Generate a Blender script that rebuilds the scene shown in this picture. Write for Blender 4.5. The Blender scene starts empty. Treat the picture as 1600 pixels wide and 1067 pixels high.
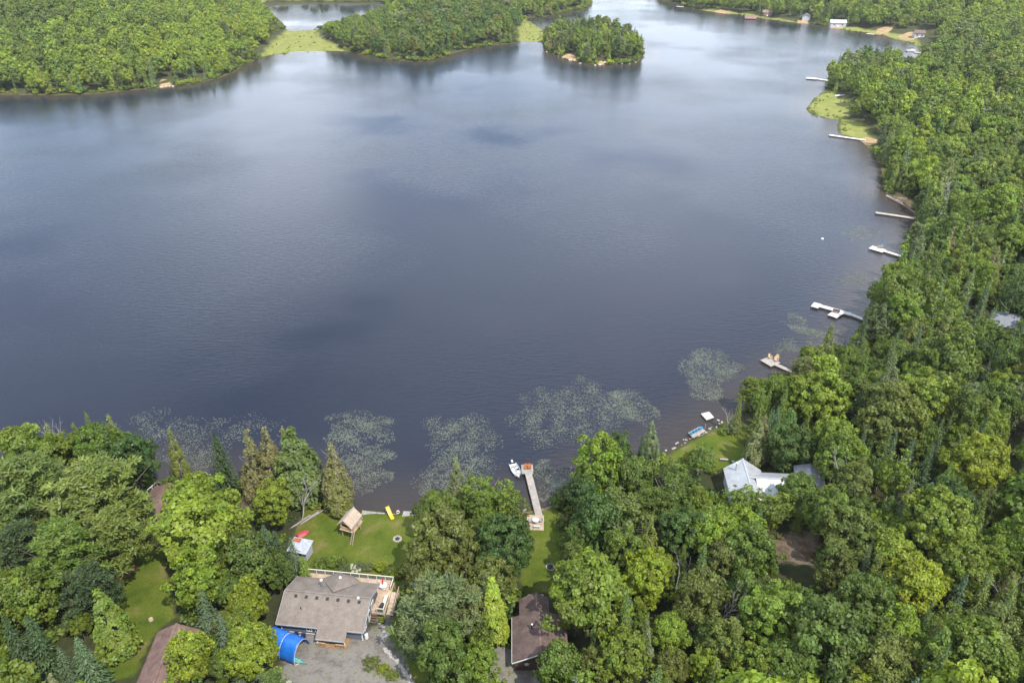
import bpy, math, random
import numpy as np
from mathutils import Vector, Matrix

# ------------------------------------------------------------------ camera, world, sun, exposure
SC = bpy.context.scene
COL = SC.collection
CAM_H = 100.0
FPX = 1200.0                       # focal length in pixels of the 1600 px wide photograph
TILT = math.atan(713 / 1200.0)     # camera looks down by this much
cam_d = bpy.data.cameras.new('camera')
cam_d.sensor_width = 36.0
cam_d.lens = 36.0 * FPX / 1600.0
cam_d.clip_start = 1.0
cam_d.clip_end = 9000.0
cam = bpy.data.objects.new('camera', cam_d)
COL.objects.link(cam)
cam.location = (0, 0, CAM_H)
cam.rotation_euler = (math.pi / 2 - TILT, 0, 0)
SC.camera = cam

SUN_EL = math.radians(57)
SUN_AZ = math.radians(142)          # compass bearing of the sun, clockwise from +Y (straight ahead)
sun_dir = Vector((math.sin(SUN_AZ) * math.cos(SUN_EL), math.cos(SUN_AZ) * math.cos(SUN_EL), math.sin(SUN_EL)))
world = bpy.data.worlds.new('World')
SC.world = world
world.use_nodes = True
wn, wl = world.node_tree.nodes, world.node_tree.links
wn.clear()
w_out = wn.new('ShaderNodeOutputWorld')
w_bg = wn.new('ShaderNodeBackground')
w_sky = wn.new('ShaderNodeTexSky')
w_sky.sky_type = 'NISHITA'
w_sky.sun_disc = False
w_sky.sun_elevation = SUN_EL
w_sky.sun_rotation = SUN_AZ
w_sky.altitude = 300
w_sky.air_density = 1.0
w_sky.dust_density = 0.3
w_sky.ozone_density = 1.0
# broken cloud, the same all over the sky: noise on the plane of the cloud base
w_tc = wn.new('ShaderNodeTexCoord')
w_sep = wn.new('ShaderNodeSeparateXYZ')
w_mx = wn.new('ShaderNodeMath'); w_mx.operation = 'MAXIMUM'; w_mx.inputs[1].default_value = 0.0
w_add = wn.new('ShaderNodeMath'); w_add.operation = 'ADD'; w_add.inputs[1].default_value = 0.12
w_div = wn.new('ShaderNodeVectorMath'); w_div.operation = 'DIVIDE'
w_cmb = wn.new('ShaderNodeCombineXYZ')
w_map = wn.new('ShaderNodeMapping')
w_map.inputs['Location'].default_value = (-4.0, 3.0, 0.0)
w_noi = wn.new('ShaderNodeTexNoise')
w_noi.inputs['Scale'].default_value = 0.6
w_noi.inputs['Detail'].default_value = 7
w_noi.inputs['Roughness'].default_value = 0.52
w_rmp = wn.new('ShaderNodeMapRange')
w_rmp.interpolation_type = 'SMOOTHSTEP'
w_rmp.inputs['From Min'].default_value = 0.42
w_rmp.inputs['From Max'].default_value = 0.60
w_mix = wn.new('ShaderNodeMix'); w_mix.data_type = 'RGBA'
w_mix.inputs['B'].default_value = (9.4, 10.3, 11.8, 1)
wl.new(w_tc.outputs['Generated'], w_sep.inputs[0])
wl.new(w_sep.outputs['Z'], w_mx.inputs[0]); wl.new(w_mx.outputs[0], w_add.inputs[0])
for k in ('X', 'Y', 'Z'):
    wl.new(w_add.outputs[0], w_cmb.inputs[k])
wl.new(w_tc.outputs['Generated'], w_div.inputs[0]); wl.new(w_cmb.outputs[0], w_div.inputs[1])
wl.new(w_div.outputs[0], w_map.inputs['Vector']); wl.new(w_map.outputs[0], w_noi.inputs['Vector'])
wl.new(w_noi.outputs['Fac'], w_rmp.inputs['Value'])
wl.new(w_rmp.outputs[0], w_mix.inputs['Factor'])
wl.new(w_sky.outputs[0], w_mix.inputs['A'])
wl.new(w_mix.outputs['Result'], w_bg.inputs['Color'])
w_bg.inputs['Strength'].default_value = 0.12
wl.new(w_bg.outputs[0], w_out.inputs['Surface'])

sun_d = bpy.data.lights.new('sun', 'SUN')
sun_d.energy = 5.0
sun_d.angle = math.radians(0.6)
sun_d.color = (1.0, 0.95, 0.86)
sun = bpy.data.objects.new('sun', sun_d)
COL.objects.link(sun)
sun.rotation_euler = sun_dir.to_track_quat('Z', 'Y').to_euler()

SC.view_settings.view_transform = 'Standard'
SC.view_settings.look = 'None'
SC.view_settings.exposure = 1.1
SC.view_settings.gamma = 1.0
SC.view_settings.use_curve_mapping = False
SC.render.engine = 'CYCLES'
SC.cycles.use_denoising = True
SC.cycles.max_bounces = 6
SC.cycles.diffuse_bounces = 4
SC.cycles.glossy_bounces = 2
SC.cycles.transmission_bounces = 4
SC.cycles.transparent_max_bounces = 6
SC.cycles.volume_bounces = 0
SC.cycles.caustics_reflective = False
SC.cycles.caustics_refractive = False

# ------------------------------------------------------------------ placing by the photograph's pixels
_s, _c = math.sin(TILT), math.cos(TILT)


def at(px, py, z=0.0):
    """World point at height z seen at pixel (px, py) of the 1600 x 1067 photograph."""
    u, v = (px - 800) / FPX, (533.5 - py) / FPX
    d = (u, _c + v * _s, -_s + v * _c)
    t = (z - CAM_H) / d[2]
    return Vector((d[0] * t, d[1] * t, z))


def pix(x, y, z):
    dz = z - CAM_H
    zc = y * _c - dz * _s
    yc = y * _s + dz * _c
    return 800 + FPX * x / zc, 533.5 - FPX * yc / zc, FPX / zc


def P2(pts):
    """Pixel polygon on the water level -> world xy array."""
    return np.array([at(a, b, 0.0)[:2] for a, b in pts])


# ------------------------------------------------------------------ mesh builder
class MB:
    def __init__(s):
        s.v, s.f = [], []

    def add(s, vs, fs):
        o = len(s.v)
        s.v += [tuple(p) for p in vs]
        s.f += [tuple(i + o for i in f) for f in fs]
        return s

    def box(s, c, d, rz=0.0, ry=0.0, rx=0.0):
        m = Matrix.Translation(c) @ Matrix.Rotation(rz, 4, 'Z') @ Matrix.Rotation(ry, 4, 'Y') @ Matrix.Rotation(rx, 4, 'X')
        h = [x / 2 for x in d]
        vs = [m @ Vector((sx * h[0], sy * h[1], sz * h[2])) for sz in (-1, 1) for sy in (-1, 1) for sx in (-1, 1)]
        return s.add(vs, [(0, 2, 3, 1), (4, 5, 7, 6), (0, 1, 5, 4), (2, 6, 7, 3), (0, 4, 6, 2), (1, 3, 7, 5)])

    def bar(s, a, b, w, h=None):
        a, b = Vector(a), Vector(b)
        h = h or w
        d = b - a
        q = d.to_track_quat('X', 'Z').to_matrix()
        L = d.length / 2
        m = (a + b) / 2
        vs = [m + q @ Vector((sx * L, sy * w / 2, sz * h / 2)) for sz in (-1, 1) for sy in (-1, 1) for sx in (-1, 1)]
        return s.add(vs, [(0, 2, 3, 1), (4, 5, 7, 6), (0, 1, 5, 4), (2, 6, 7, 3), (0, 4, 6, 2), (1, 3, 7, 5)])

    def tube(s, pts, rs, n=6, cap=True):
        pts = [Vector(p) for p in pts]
        if not hasattr(rs, '__len__'):
            rs = [rs] * len(pts)
        vs, fs = [], []
        for i, p in enumerate(pts):
            d = (pts[min(i + 1, len(pts) - 1)] - pts[max(i - 1, 0)])
            if d.length < 1e-6:
                d = Vector((0, 0, 1))
            q = d.to_track_quat('Z', 'Y').to_matrix()
            for k in range(n):
                a = 2 * math.pi * k / n
                vs.append(p + q @ Vector((math.cos(a) * rs[i], math.sin(a) * rs[i], 0)))
        for i in range(len(pts) - 1):
            for k in range(n):
                k2 = (k + 1) % n
                fs.append((i * n + k, i * n + k2, (i + 1) * n + k2, (i + 1) * n + k))
        if cap:
            fs.append(tuple(reversed(range(n))))
            fs.append(tuple((len(pts) - 1) * n + k for k in range(n)))
        return s.add(vs, fs)

    def prism(s, poly, z0, z1):
        n = len(poly)
        vs = [(x, y, z0) for x, y in poly] + [(x, y, z1) for x, y in poly]
        fs = [tuple(reversed(range(n))), tuple(range(n, 2 * n))]
        fs += [(i, (i + 1) % n, n + (i + 1) % n, n + i) for i in range(n)]
        return s.add(vs, fs)

    def slab(s, poly3, t):
        """A thick plate: polygon of 3d points, thickened straight down by t."""
        n = len(poly3)
        vs = [tuple(p) for p in poly3] + [(p[0], p[1], p[2] - t) for p in poly3]
        fs = [tuple(range(n)), tuple(reversed(range(n, 2 * n)))]
        fs += [(i, n + i, n + (i + 1) % n, (i + 1) % n) for i in range(n)]
        return s.add(vs, fs)

    def lathe(s, prof, n=12, c=(0, 0, 0)):
        vs, fs = [], []
        for r, z in prof:
            for k in range(n):
                a = 2 * math.pi * k / n
                vs.append((c[0] + r * math.cos(a), c[1] + r * math.sin(a), c[2] + z))
        for i in range(len(prof) - 1):
            for k in range(n):
                k2 = (k + 1) % n
                fs.append((i * n + k, i * n + k2, (i + 1) * n + k2, (i + 1) * n + k))
        fs.append(tuple(reversed(range(n))))
        fs.append(tuple((len(prof) - 1) * n + k for k in range(n)))
        return s.add(vs, fs)

    def mesh(s, name, mat):
        me = bpy.data.meshes.new(name)
        me.from_pydata(s.v, [], s.f)
        me.materials.append(mat)
        me.update()
        return me

    def build(s, name, mat, parent=None, kind=None, smooth=False):
        me = s.mesh(name, mat)
        if smooth:
            me.shade_smooth()
        return link(name, me, parent, kind)


def link(name, data, parent=None, kind=None):
    o = bpy.data.objects.new(name, data)
    COL.objects.link(o)
    o.parent = parent
    if kind:
        o['kind'] = kind
    return o


def tag(o, label, cat, group=None, kind=None):
    o['label'] = label
    o['category'] = cat
    if group:
        o['group'] = group
    if kind:
        o['kind'] = kind
    return o


def thing(name, label, cat, loc, rz=0.0, group=None):
    o = bpy.data.objects.new(name, None)
    o.empty_display_size = 0.3
    COL.objects.link(o)
    o.location = loc
    o.rotation_euler = (0, 0, rz)
    return tag(o, label, cat, group)


def copy_tree(o, parent=None):
    c = o.copy()
    COL.objects.link(c)
    c.parent = parent
    for ch in list(o.children):
        copy_tree(ch, c)
    return c


# ------------------------------------------------------------------ materials
def mat_new(name):
    m = bpy.data.materials.new(name)
    m.use_nodes = True
    nt = m.node_tree
    return m, nt, nt.nodes, nt.links, nt.nodes['Principled BSDF']


def surf(name, col, rough=0.7, var=0.25, scale=3.0, bump=0.0, bscale=20.0, metal=0.0, col2=None, spec=0.3, stretch=None, detail=5):
    """Base colour with soft two-scale noise, and an optional bump."""
    m, nt, n, l, b = mat_new(name)
    tc = n.new('ShaderNodeTexCoord')
    src = tc.outputs['Object']
    if stretch:
        mp = n.new('ShaderNodeMapping')
        mp.inputs['Scale'].default_value = stretch
        l.new(src, mp.inputs[0])
        src = mp.outputs[0]
    nz = n.new('ShaderNodeTexNoise')
    nz.inputs['Scale'].default_value = scale
    nz.inputs['Detail'].default_value = detail
    nz.inputs['Roughness'].default_value = 0.65
    l.new(src, nz.inputs['Vector'])
    rp = n.new('ShaderNodeValToRGB')
    c2 = col2 or tuple(min(1, x * (1 + var)) for x in col)
    c1 = tuple(x * (1 - var) for x in col)
    rp.color_ramp.elements[0].position = 0.3
    rp.color_ramp.elements[1].position = 0.7
    rp.color_ramp.elements[0].color = (*c1, 1)
    rp.color_ramp.elements[1].color = (*c2, 1)
    l.new(nz.outputs['Fac'], rp.inputs[0])
    l.new(rp.outputs[0], b.inputs['Base Color'])
    b.inputs['Roughness'].default_value = rough
    b.inputs['Metallic'].default_value = metal
    b.inputs['Specular IOR Level'].default_value = spec
    if bump:
        n2 = n.new('ShaderNodeTexNoise')
        n2.inputs['Scale'].default_value = bscale
        n2.inputs['Detail'].default_value = 4
        l.new(src, n2.inputs['Vector'])
        bp = n.new('ShaderNodeBump')
        bp.inputs['Strength'].default_value = bump
        bp.inputs['Distance'].default_value = 0.05
        l.new(n2.outputs['Fac'], bp.inputs['Height'])
        l.new(bp.outputs[0], b.inputs['Normal'])
    return m


def shingle(name, col, patch=0.35):
    """Asphalt shingles: courses as fine relief, weathered in patches."""
    m = surf(name, col, rough=0.9, var=patch, scale=0.9, detail=8, spec=0.15)
    nt = m.node_tree
    n, l, b = nt.nodes, nt.links, nt.nodes['Principled BSDF']
    tc = n.new('ShaderNodeTexCoord')
    br = n.new('ShaderNodeTexBrick')
    br.inputs['Scale'].default_value = 3.2
    br.inputs['Mortar Size'].default_value = 0.03
    br.inputs['Color1'].default_value = (0.86, 0.86, 0.86, 1)
    br.inputs['Color2'].default_value = (1.12, 1.1, 1.08, 1)
    br.inputs['Mortar'].default_value = (0.7, 0.7, 0.7, 1)
    l.new(tc.outputs['Object'], br.inputs['Vector'])
    mx = n.new('ShaderNodeMix'); mx.data_type = 'RGBA'; mx.blend_type = 'MULTIPLY'
    mx.inputs['Factor'].default_value = 1.0
    old = b.inputs['Base Color'].links[0].from_socket
    l.new(old, mx.inputs['A']); l.new(br.outputs['Color'], mx.inputs['B'])
    l.new(mx.outputs['Result'], b.inputs['Base Color'])
    return m


def leaf_mat(name, transl=0.44, default=(0.07, 0.12, 0.02)):
    """Foliage: the tree's own tint, varied leaf by leaf."""
    m, nt, n, l, b = mat_new(name)
    n.remove(b)
    out = n['Material Output']
    at_ = n.new('ShaderNodeAttribute'); at_.attribute_type = 'INSTANCER'; at_.attribute_name = 'tint'
    sh = n.new('ShaderNodeAttribute'); sh.attribute_type = 'GEOMETRY'; sh.attribute_name = 'shade'
    tc = n.new('ShaderNodeTexCoord')
    nz = n.new('ShaderNodeTexNoise'); nz.inputs['Scale'].default_value = 0.35; nz.inputs['Detail'].default_value = 2
    l.new(tc.outputs['Object'], nz.inputs['Vector'])
    hs = n.new('ShaderNodeHueSaturation')
    mr = n.new('ShaderNodeMapRange')
    mr.inputs['From Min'].default_value = 0.3; mr.inputs['From Max'].default_value = 0.7
    mr.inputs['To Min'].default_value = 0.485; mr.inputs['To Max'].default_value = 0.515
    l.new(nz.outputs['Fac'], mr.inputs['Value'])
    l.new(mr.outputs[0], hs.inputs['Hue'])
    l.new(sh.outputs['Fac'], hs.inputs['Value'])
    l.new(at_.outputs['Color'], hs.inputs['Color'])
    d = n.new('ShaderNodeBsdfDiffuse')
    t = n.new('ShaderNodeBsdfTranslucent')
    g = n.new('ShaderNodeBsdfGlossy'); g.inputs['Roughness'].default_value = 0.55
    g.inputs['Color'].default_value = (0.6, 0.65, 0.7, 1)
    mx = n.new('ShaderNodeMixShader'); mx.inputs[0].default_value = transl
    mx2 = n.new('ShaderNodeMixShader'); mx2.inputs[0].default_value = 0.035
    l.new(hs.outputs[0], d.inputs['Color']); l.new(hs.outputs[0], t.inputs['Color'])
    l.new(d.outputs[0], mx.inputs[1]); l.new(t.outputs[0], mx.inputs[2])
    l.new(mx.outputs[0], mx2.inputs[1]); l.new(g.outputs[0], mx2.inputs[2])
    l.new(mx2.outputs[0], out.inputs['Surface'])
    return m


def glass_mat(name, col=(0.02, 0.025, 0.03)):
    m, nt, n, l, b = mat_new(name)
    b.inputs['Base Color'].default_value = (*col, 1)
    b.inputs['Roughness'].default_value = 0.06
    b.inputs['Specular IOR Level'].default_value = 0.6
    return m


M = {}
M['leaf'] = leaf_mat('leaf')
M['needle'] = leaf_mat('needle', 0.25)
M['bark'] = surf('bark', (0.10, 0.078, 0.06), 0.95, 0.4, 4, 0.6, 18, stretch=(1, 1, 0.25))
M['bark_birch'] = surf('bark_birch', (0.46, 0.43, 0.37), 0.85, 0.35, 3, 0.3, 12)
M['bark_dead'] = surf('bark_dead', (0.30, 0.28, 0.26), 0.95, 0.3, 4, 0.4, 14, stretch=(1, 1, 0.3))
M['shingle_grey'] = shingle('shingle_grey', (0.19, 0.160, 0.137), 0.2)
M['shingle_brown'] = shingle('shingle_brown', (0.115, 0.082, 0.072))
M['shingle_red'] = shingle('shingle_red', (0.16, 0.105, 0.09))
M['metal_roof'] = surf('metal_roof', (0.38, 0.39, 0.40), 0.45, 0.16, 0.8, metal=0.25, spec=0.5)
M['metal_roof_blue'] = surf('metal_roof_blue', (0.12, 0.13, 0.15), 0.5, 0.15, 0.8, metal=0.2, spec=0.5)
M['tin'] = surf('tin', (0.40, 0.42, 0.46), 0.5, 0.3, 1.6, metal=0.3, col2=(0.5, 0.52, 0.56))
M['rust'] = surf('rust', (0.28, 0.09, 0.05), 0.85, 0.5, 3)
M['siding_blue'] = surf('siding_blue', (0.115, 0.125, 0.15), 0.7, 0.12, 2, 0.35, 7, stretch=(0.02, 0.02, 5))
M['siding_brown'] = surf('siding_brown', (0.085, 0.05, 0.038), 0.8, 0.2, 2, 0.3, 6, stretch=(0.05, 0.05, 5))
M['siding_cream'] = surf('siding_cream', (0.5, 0.47, 0.40), 0.75, 0.12, 2)
M['siding_grey'] = surf('siding_grey', (0.33, 0.34, 0.36), 0.75, 0.12, 2)
M['white'] = surf('white', (0.62, 0.62, 0.60), 0.55, 0.08, 3)
M['cream'] = surf('cream', (0.55, 0.51, 0.38), 0.6, 0.10, 3)
M['rail_glass'] = glass_mat('rail_glass', (0.10, 0.12, 0.12))
M['window_glass'] = glass_mat('window_glass')
M['black'] = surf('black', (0.02, 0.02, 0.022), 0.5, 0.3, 5)
M['dark_metal'] = surf('dark_metal', (0.06, 0.06, 0.065), 0.45, 0.3, 5, metal=0.5)
M['steel'] = surf('steel', (0.5, 0.5, 0.52), 0.35, 0.2, 4, metal=0.8)
M['wood_new'] = surf('wood_new', (0.42, 0.29, 0.17), 0.75, 0.3, 2.5, 0.2, 20)
M['wood_deck'] = surf('wood_deck', (0.40, 0.30, 0.21), 0.8, 0.3, 1.6, 0.2, 20)
M['wood_grey'] = surf('wood_grey', (0.27, 0.25, 0.23), 0.85, 0.3, 1.8, 0.25, 20)
M['wood_dock'] = surf('wood_dock', (0.29, 0.26, 0.23), 0.85, 0.28, 1.6, 0.25, 18)
M['wood_tan'] = surf('wood_tan', (0.36, 0.28, 0.21), 0.8, 0.28, 2.2, 0.2, 18)
M['wood_dark'] = surf('wood_dark', (0.12, 0.085, 0.06), 0.85, 0.35, 3, 0.3, 18)
M['wood_brown'] = surf('wood_brown', (0.26, 0.15, 0.08), 0.8, 0.3, 3, 0.2, 18)
M['dock_white'] = surf('dock_white', (0.47, 0.46, 0.45), 0.7, 0.12, 2)
M['tarp'] = surf('tarp', (0.008, 0.105, 0.40), 0.45, 0.35, 1.1, 0.9, 2.2, spec=0.5)
M['tarp_inner_shade'] = surf('tarp_inner_shade', (0.035, 0.022, 0.02), 0.9, 0.3, 3)  # near-black colour for the shade in the shelter's depth
M['yellow'] = surf('yellow', (0.72, 0.43, 0.02), 0.4, 0.12, 3, spec=0.5)
M['red'] = surf('red', (0.50, 0.035, 0.05), 0.45, 0.2, 3, spec=0.5)
M['red_faded'] = surf('red_faded', (0.34, 0.055, 0.07), 0.5, 0.3, 2.5, spec=0.4)
M['orange'] = surf('orange', (0.36, 0.12, 0.035), 0.55, 0.15, 3)
M['tan_plastic'] = surf('tan_plastic', (0.45, 0.32, 0.19), 0.55, 0.15, 3)
M['navy'] = surf('navy', (0.018, 0.024, 0.07), 0.55, 0.2, 3)
M['turquoise'] = surf('turquoise', (0.015, 0.16, 0.30), 0.55, 0.25, 3)
M['teal'] = surf('teal', (0.10, 0.34, 0.34), 0.5, 0.2, 3)
M['grey_plastic'] = surf('grey_plastic', (0.30, 0.29, 0.28), 0.6, 0.2, 3)
M['table_grey'] = surf('table_grey', (0.48, 0.46, 0.44), 0.5, 0.12, 4)
M['hull_white'] = surf('hull_white', (0.56, 0.57, 0.60), 0.25, 0.06, 2, spec=0.5)
M['hull_floor'] = surf('hull_floor', (0.38, 0.38, 0.38), 0.7, 0.2, 4)
M['stone'] = surf('stone', (0.27, 0.255, 0.235), 0.9, 0.4, 2.5, 0.7, 6)
M['stone_pale'] = surf('stone_pale', (0.30, 0.275, 0.24), 0.9, 0.35, 2.5, 0.6, 6)
M['ash'] = surf('ash', (0.05, 0.047, 0.045), 0.95, 0.4, 6)
M['mat_dark'] = surf('mat_dark', (0.035, 0.035, 0.03), 0.95, 0.2, 8)
M['pad'] = surf('pad', (0.078, 0.090, 0.054), 0.55, 0.45, 0.3, spec=0.4, col2=(0.13, 0.14, 0.098))

# ------------------------------------------------------------------ shorelines (traced on the water level)
LAKE = P2([(-900, 660), (-400, 705), (-150, 728), (0, 742), (120, 747), (240, 749), (330, 758), (420, 762), (480, 768), (528, 782), (556, 796), (600, 799),
           (660, 803), (740, 802), (790, 800), (812, 801), (838, 797), (872, 787), (905, 772), (940, 750), (985, 728), (1036, 712), (1060, 697), (1085, 684),
           (1102, 676), (1128, 660), (1150, 645), (1185, 618), (1225, 598), (1250, 583), (1290, 572), (1314, 561), (1333, 535), (1349, 502),
           (1362, 470), (1378, 440), (1398, 416), (1409, 401), (1420, 379), (1430, 362), (1431, 346), (1428, 332), (1409, 313), (1386, 305),
           (1379, 287), (1381, 276), (1374, 256), (1358, 233), (1346, 220), (1310, 209), (1309, 196), (1313, 190), (1285, 184), (1258, 175),
           (1262, 166), (1274, 152), (1290, 142), (1291, 128), (1297, 118), (1330, 104), (1380, 98), (1430, 92), (1437, 84), (1432, 71),
           (1397, 61), (1366, 54), (1315, 47), (1270, 39), (1214, 33), (1157, 24), (1112, 20), (1083, 13), (1056, 6), (1040, 2), (1010, -20),
           (985, -45), (960, -70), (905, -70), (905, -40), (918, -12), (924, 1), (922, 11), (883, 20), (855, 26), (822, 30), (836, 39), (849, 47),
           (851, 56), (850, 66),
           (846, 67), (815, 67), (770, 71), (714, 81), (687, 92), (662, 97), (621, 95), (572, 87), (543, 81), (502, 82), (459, 83), (414, 88),
           (392, 97), (362, 115), (338, 124), (293, 133), (248, 138), (187, 143), (155, 147), (90, 149), (0, 148), (-200, 150), (-500, 170), (-1100, 260)])
ISLAND = P2([(846, 64), (851, 78), (876, 89), (905, 98), (939, 102), (972, 100), (997, 98), (1006, 84), (1000, 72), (975, 63), (940, 57), (895, 55), (855, 57)])
POND = P2([(405, 12), (450, 8), (520, 7), (600, 8), (607, 14), (565, 26), (522, 38), (493, 47), (449, 48), (440, 38), (420, 22)])
MARSH = [P2(p) for p in ([(405, 92), (424, 72), (442, 58), (446, 46), (492, 46), (502, 63), (528, 76), (548, 84), (500, 90), (450, 90)],
                         [(812, 70), (808, 52), (816, 38), (822, 27), (853, 45), (858, 60), (850, 70)],
                         [(1240, 178), (1270, 148), (1292, 144), (1318, 150), (1330, 170), (1322, 193), (1285, 190)],
                         [(1306, 212), (1312, 196), (1340, 194), (1362, 208), (1356, 226), (1330, 222)],
                         [(390, 12), (420, 4), (600, 3), (620, 12), (640, -8), (380, -8)],
                         [(1268, 40), (1330, 45), (1400, 55), (1438, 66), (1440, 86), (1432, 90), (1425, 75), (1390, 66), (1320, 54)],
                         [(1085, 14), (1112, 17), (1160, 22), (1215, 31), (1262, 38), (1262, 44), (1200, 38), (1120, 26)])]
LAWN = [P2(p) for p in ([(478, 800), (520, 792), (560, 798), (662, 805), (655, 850), (640, 880), (640, 960), (690, 1080), (640, 1090), (612, 1010), (612, 950), (560, 905), (470, 900), (455, 860)],
                        [(225, 850), (262, 870), (268, 920), (282, 985), (255, 1000), (215, 1080), (130, 1090), (185, 980), (188, 900)],
                        [(806, 802), (872, 792), (884, 850), (868, 940), (815, 945), (810, 870)],
                        [(1034, 716), (1062, 698), (1103, 678), (1130, 662), (1165, 668), (1185, 725), (1130, 742), (1050, 745)])]
GRAVEL = [P2(p) for p in ([(455, 1012), (500, 1000), (600, 1000), (588, 985), (600, 955), (612, 955), (612, 990), (605, 1015), (640, 1050), (650, 1100), (440, 1100)],
                          [(770, 1025), (860, 1040), (860, 1110), (740, 1110)],
                          )]
DIRT = [P2(p) for p in ([(1196, 872), (1215, 850), (1262, 848), (1285, 880), (1258, 902), (1208, 896)],
                        [(1315, 852), (1345, 832), (1385, 818), (1388, 828), (1350, 848), (1322, 860)],
                        [(1560, 700), (1600, 670), (1700, 640), (1720, 665), (1610, 705)],
                        [(378, 770), (396, 775), (396, 800), (376, 795)])]
SAND = [P2(p) for p in ([(1362, 53), (1374, 47), (1394, 48), (1394, 52), (1378, 56)], [(1400, 60), (1412, 55), (1434, 55), (1446, 60), (1432, 64), (1412, 64)],
                        [(1106, 21), (1120, 17), (1142, 20), (1140, 24)], [(1240, 37), (1248, 33), (1270, 36), (1262, 41)], [(1283, 44), (1300, 38), (1318, 44), (1310, 48)],
                        [(1340, 221), (1350, 214), (1372, 221), (1364, 231)], [(1400, 315), (1412, 308), (1424, 316), (1420, 326)],
                        [(247, 139), (254, 128), (266, 130), (270, 138)], [(875, 90), (890, 86), (905, 94), (903, 99)], [(930, 103), (936, 97), (950, 99), (948, 103)],
                        [(790, 802), (810, 794), (838, 795), (872, 785), (874, 790), (840, 803), (800, 808)],
                        [(1390, 306), (1400, 300), (1430, 322), (1432, 334)])]


def sdf(poly, X, Y):
    """Signed distance in metres, positive inside."""
    d2 = np.full(X.shape, 1e18)
    ins = np.zeros(X.shape, bool)
    n = len(poly)
    for i in range(n):
        ax, ay = poly[i]
        bx, by = poly[(i + 1) % n]
        ex, ey = bx - ax, by - ay
        t = np.clip(((X - ax) * ex + (Y - ay) * ey) / (ex * ex + ey * ey + 1e-12), 0, 1)
        d2 = np.minimum(d2, (X - ax - t * ex) ** 2 + (Y - ay - t * ey) ** 2)
        if ay != by:
            c = ((ay > Y) != (by > Y)) & (X < ex * (Y - ay) / (by - ay) + ax)
            ins ^= c
    d = np.sqrt(d2)
    return np.where(ins, d, -d)


def multi(polys, X, Y):
    return np.max(np.stack([sdf(p, X, Y) for p in polys]), axis=0)


def wob(X, Y, s, seed):
    """Cheap smooth noise in -1..1."""
    r = np.random.RandomState(seed)
    out = np.zeros_like(X)
    for _ in range(5):
        a = r.uniform(0, 2 * math.pi)
        k = s * r.uniform(0.6, 1.8)
        out += np.sin((X * math.cos(a) + Y * math.sin(a)) * k + r.uniform(0, 6.28))
    return out / 3.2


def land_dist(X, Y):
    d = np.maximum(-sdf(LAKE, X, Y), sdf(ISLAND, X, Y))
    return np.minimum(d, -sdf(POND, X, Y))


def height(X, Y, d=None, mar=None):
    X, Y = np.asarray(X, float), np.asarray(Y, float)
    if d is None:
        d = land_dist(X, Y)
    if mar is None:
        mar = multi(MARSH, X, Y)
    d = d + 0.5 * wob(X, Y, 0.5, 3) * np.clip(np.abs(d), 0, 1)
    dl = np.maximum(d, 0)
    h = 0.5 * (1 - np.exp(-dl / 0.8)) + 0.078 * np.minimum(dl, 60) + 0.10 * np.clip(dl - 60, 0, 160)
    h = h + np.clip((dl - 25) / 60, 0, 1) * (1.2 * wob(X, Y, 0.05, 5) + 2.5 * wob(X, Y, 0.016, 6))
    m = np.clip((mar + 3) / 6, 0, 1)
    h = h * (1 - m) + np.minimum(h, 0.28 + 0.05 * wob(X, Y, 0.8, 9)) * m
    return np.where(d > 0, h, np.maximum(-4.0, 0.22 * d))


def gl(A, x, y):
    """Bilinear look-up in a ground grid."""
    x, y = np.asarray(x, float), np.asarray(y, float)
    i = np.clip(np.searchsorted(GX, x) - 1, 0, len(GX) - 2)
    j = np.clip(np.searchsorted(GY, y) - 1, 0, len(GY) - 2)
    u = np.clip((x - GX[i]) / (GX[i + 1] - GX[i]), 0, 1)
    v = np.clip((y - GY[j]) / (GY[j + 1] - GY[j]), 0, 1)
    return (A[j, i] * (1 - u) + A[j, i + 1] * u) * (1 - v) + (A[j + 1, i] * (1 - u) + A[j + 1, i + 1] * u) * v


def hz(x, y):
    return float(gl(g_z, x, y))


def on_ground(px, py, dz=0.0):
    """World point whose height is dz above the ground there, seen at the pixel."""
    z = 1.0 + dz
    for _ in range(5):
        p = at(px, py, z)
        z = max(0.0, hz(p.x, p.y)) + dz
    return at(px, py, z)


def axis(lo, hi, fine_lo, fine_hi, step, grow, far_lo, far_hi):
    a = list(np.arange(fine_lo, fine_hi + 1e-6, step))
    s, v = step, fine_hi
    while v < far_hi:
        s *= grow
        v += s
        a.append(v)
    s, v, pre = step, fine_lo, []
    while v > far_lo:
        s *= grow
        v -= s
        pre.append(v)
    return np.array(pre[::-1] + a)


GX = axis(0, 0, -75, 90, 0.75, 1.035, -2600, 2600)
GY = axis(0, 0, 58, 135, 0.75, 1.028, -300, 3400)
gx, gy = np.meshgrid(GX, GY)
g_d = land_dist(gx, gy)
g_m = multi(MARSH, gx, gy)
g_z = height(gx, gy, g_d, g_m)
g_lawn = multi(LAWN, gx, gy)
g_grav = multi(GRAVEL, gx, gy)
g_sand = multi(SAND, gx, gy)
g_dirt = multi(DIRT, gx, gy)


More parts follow.
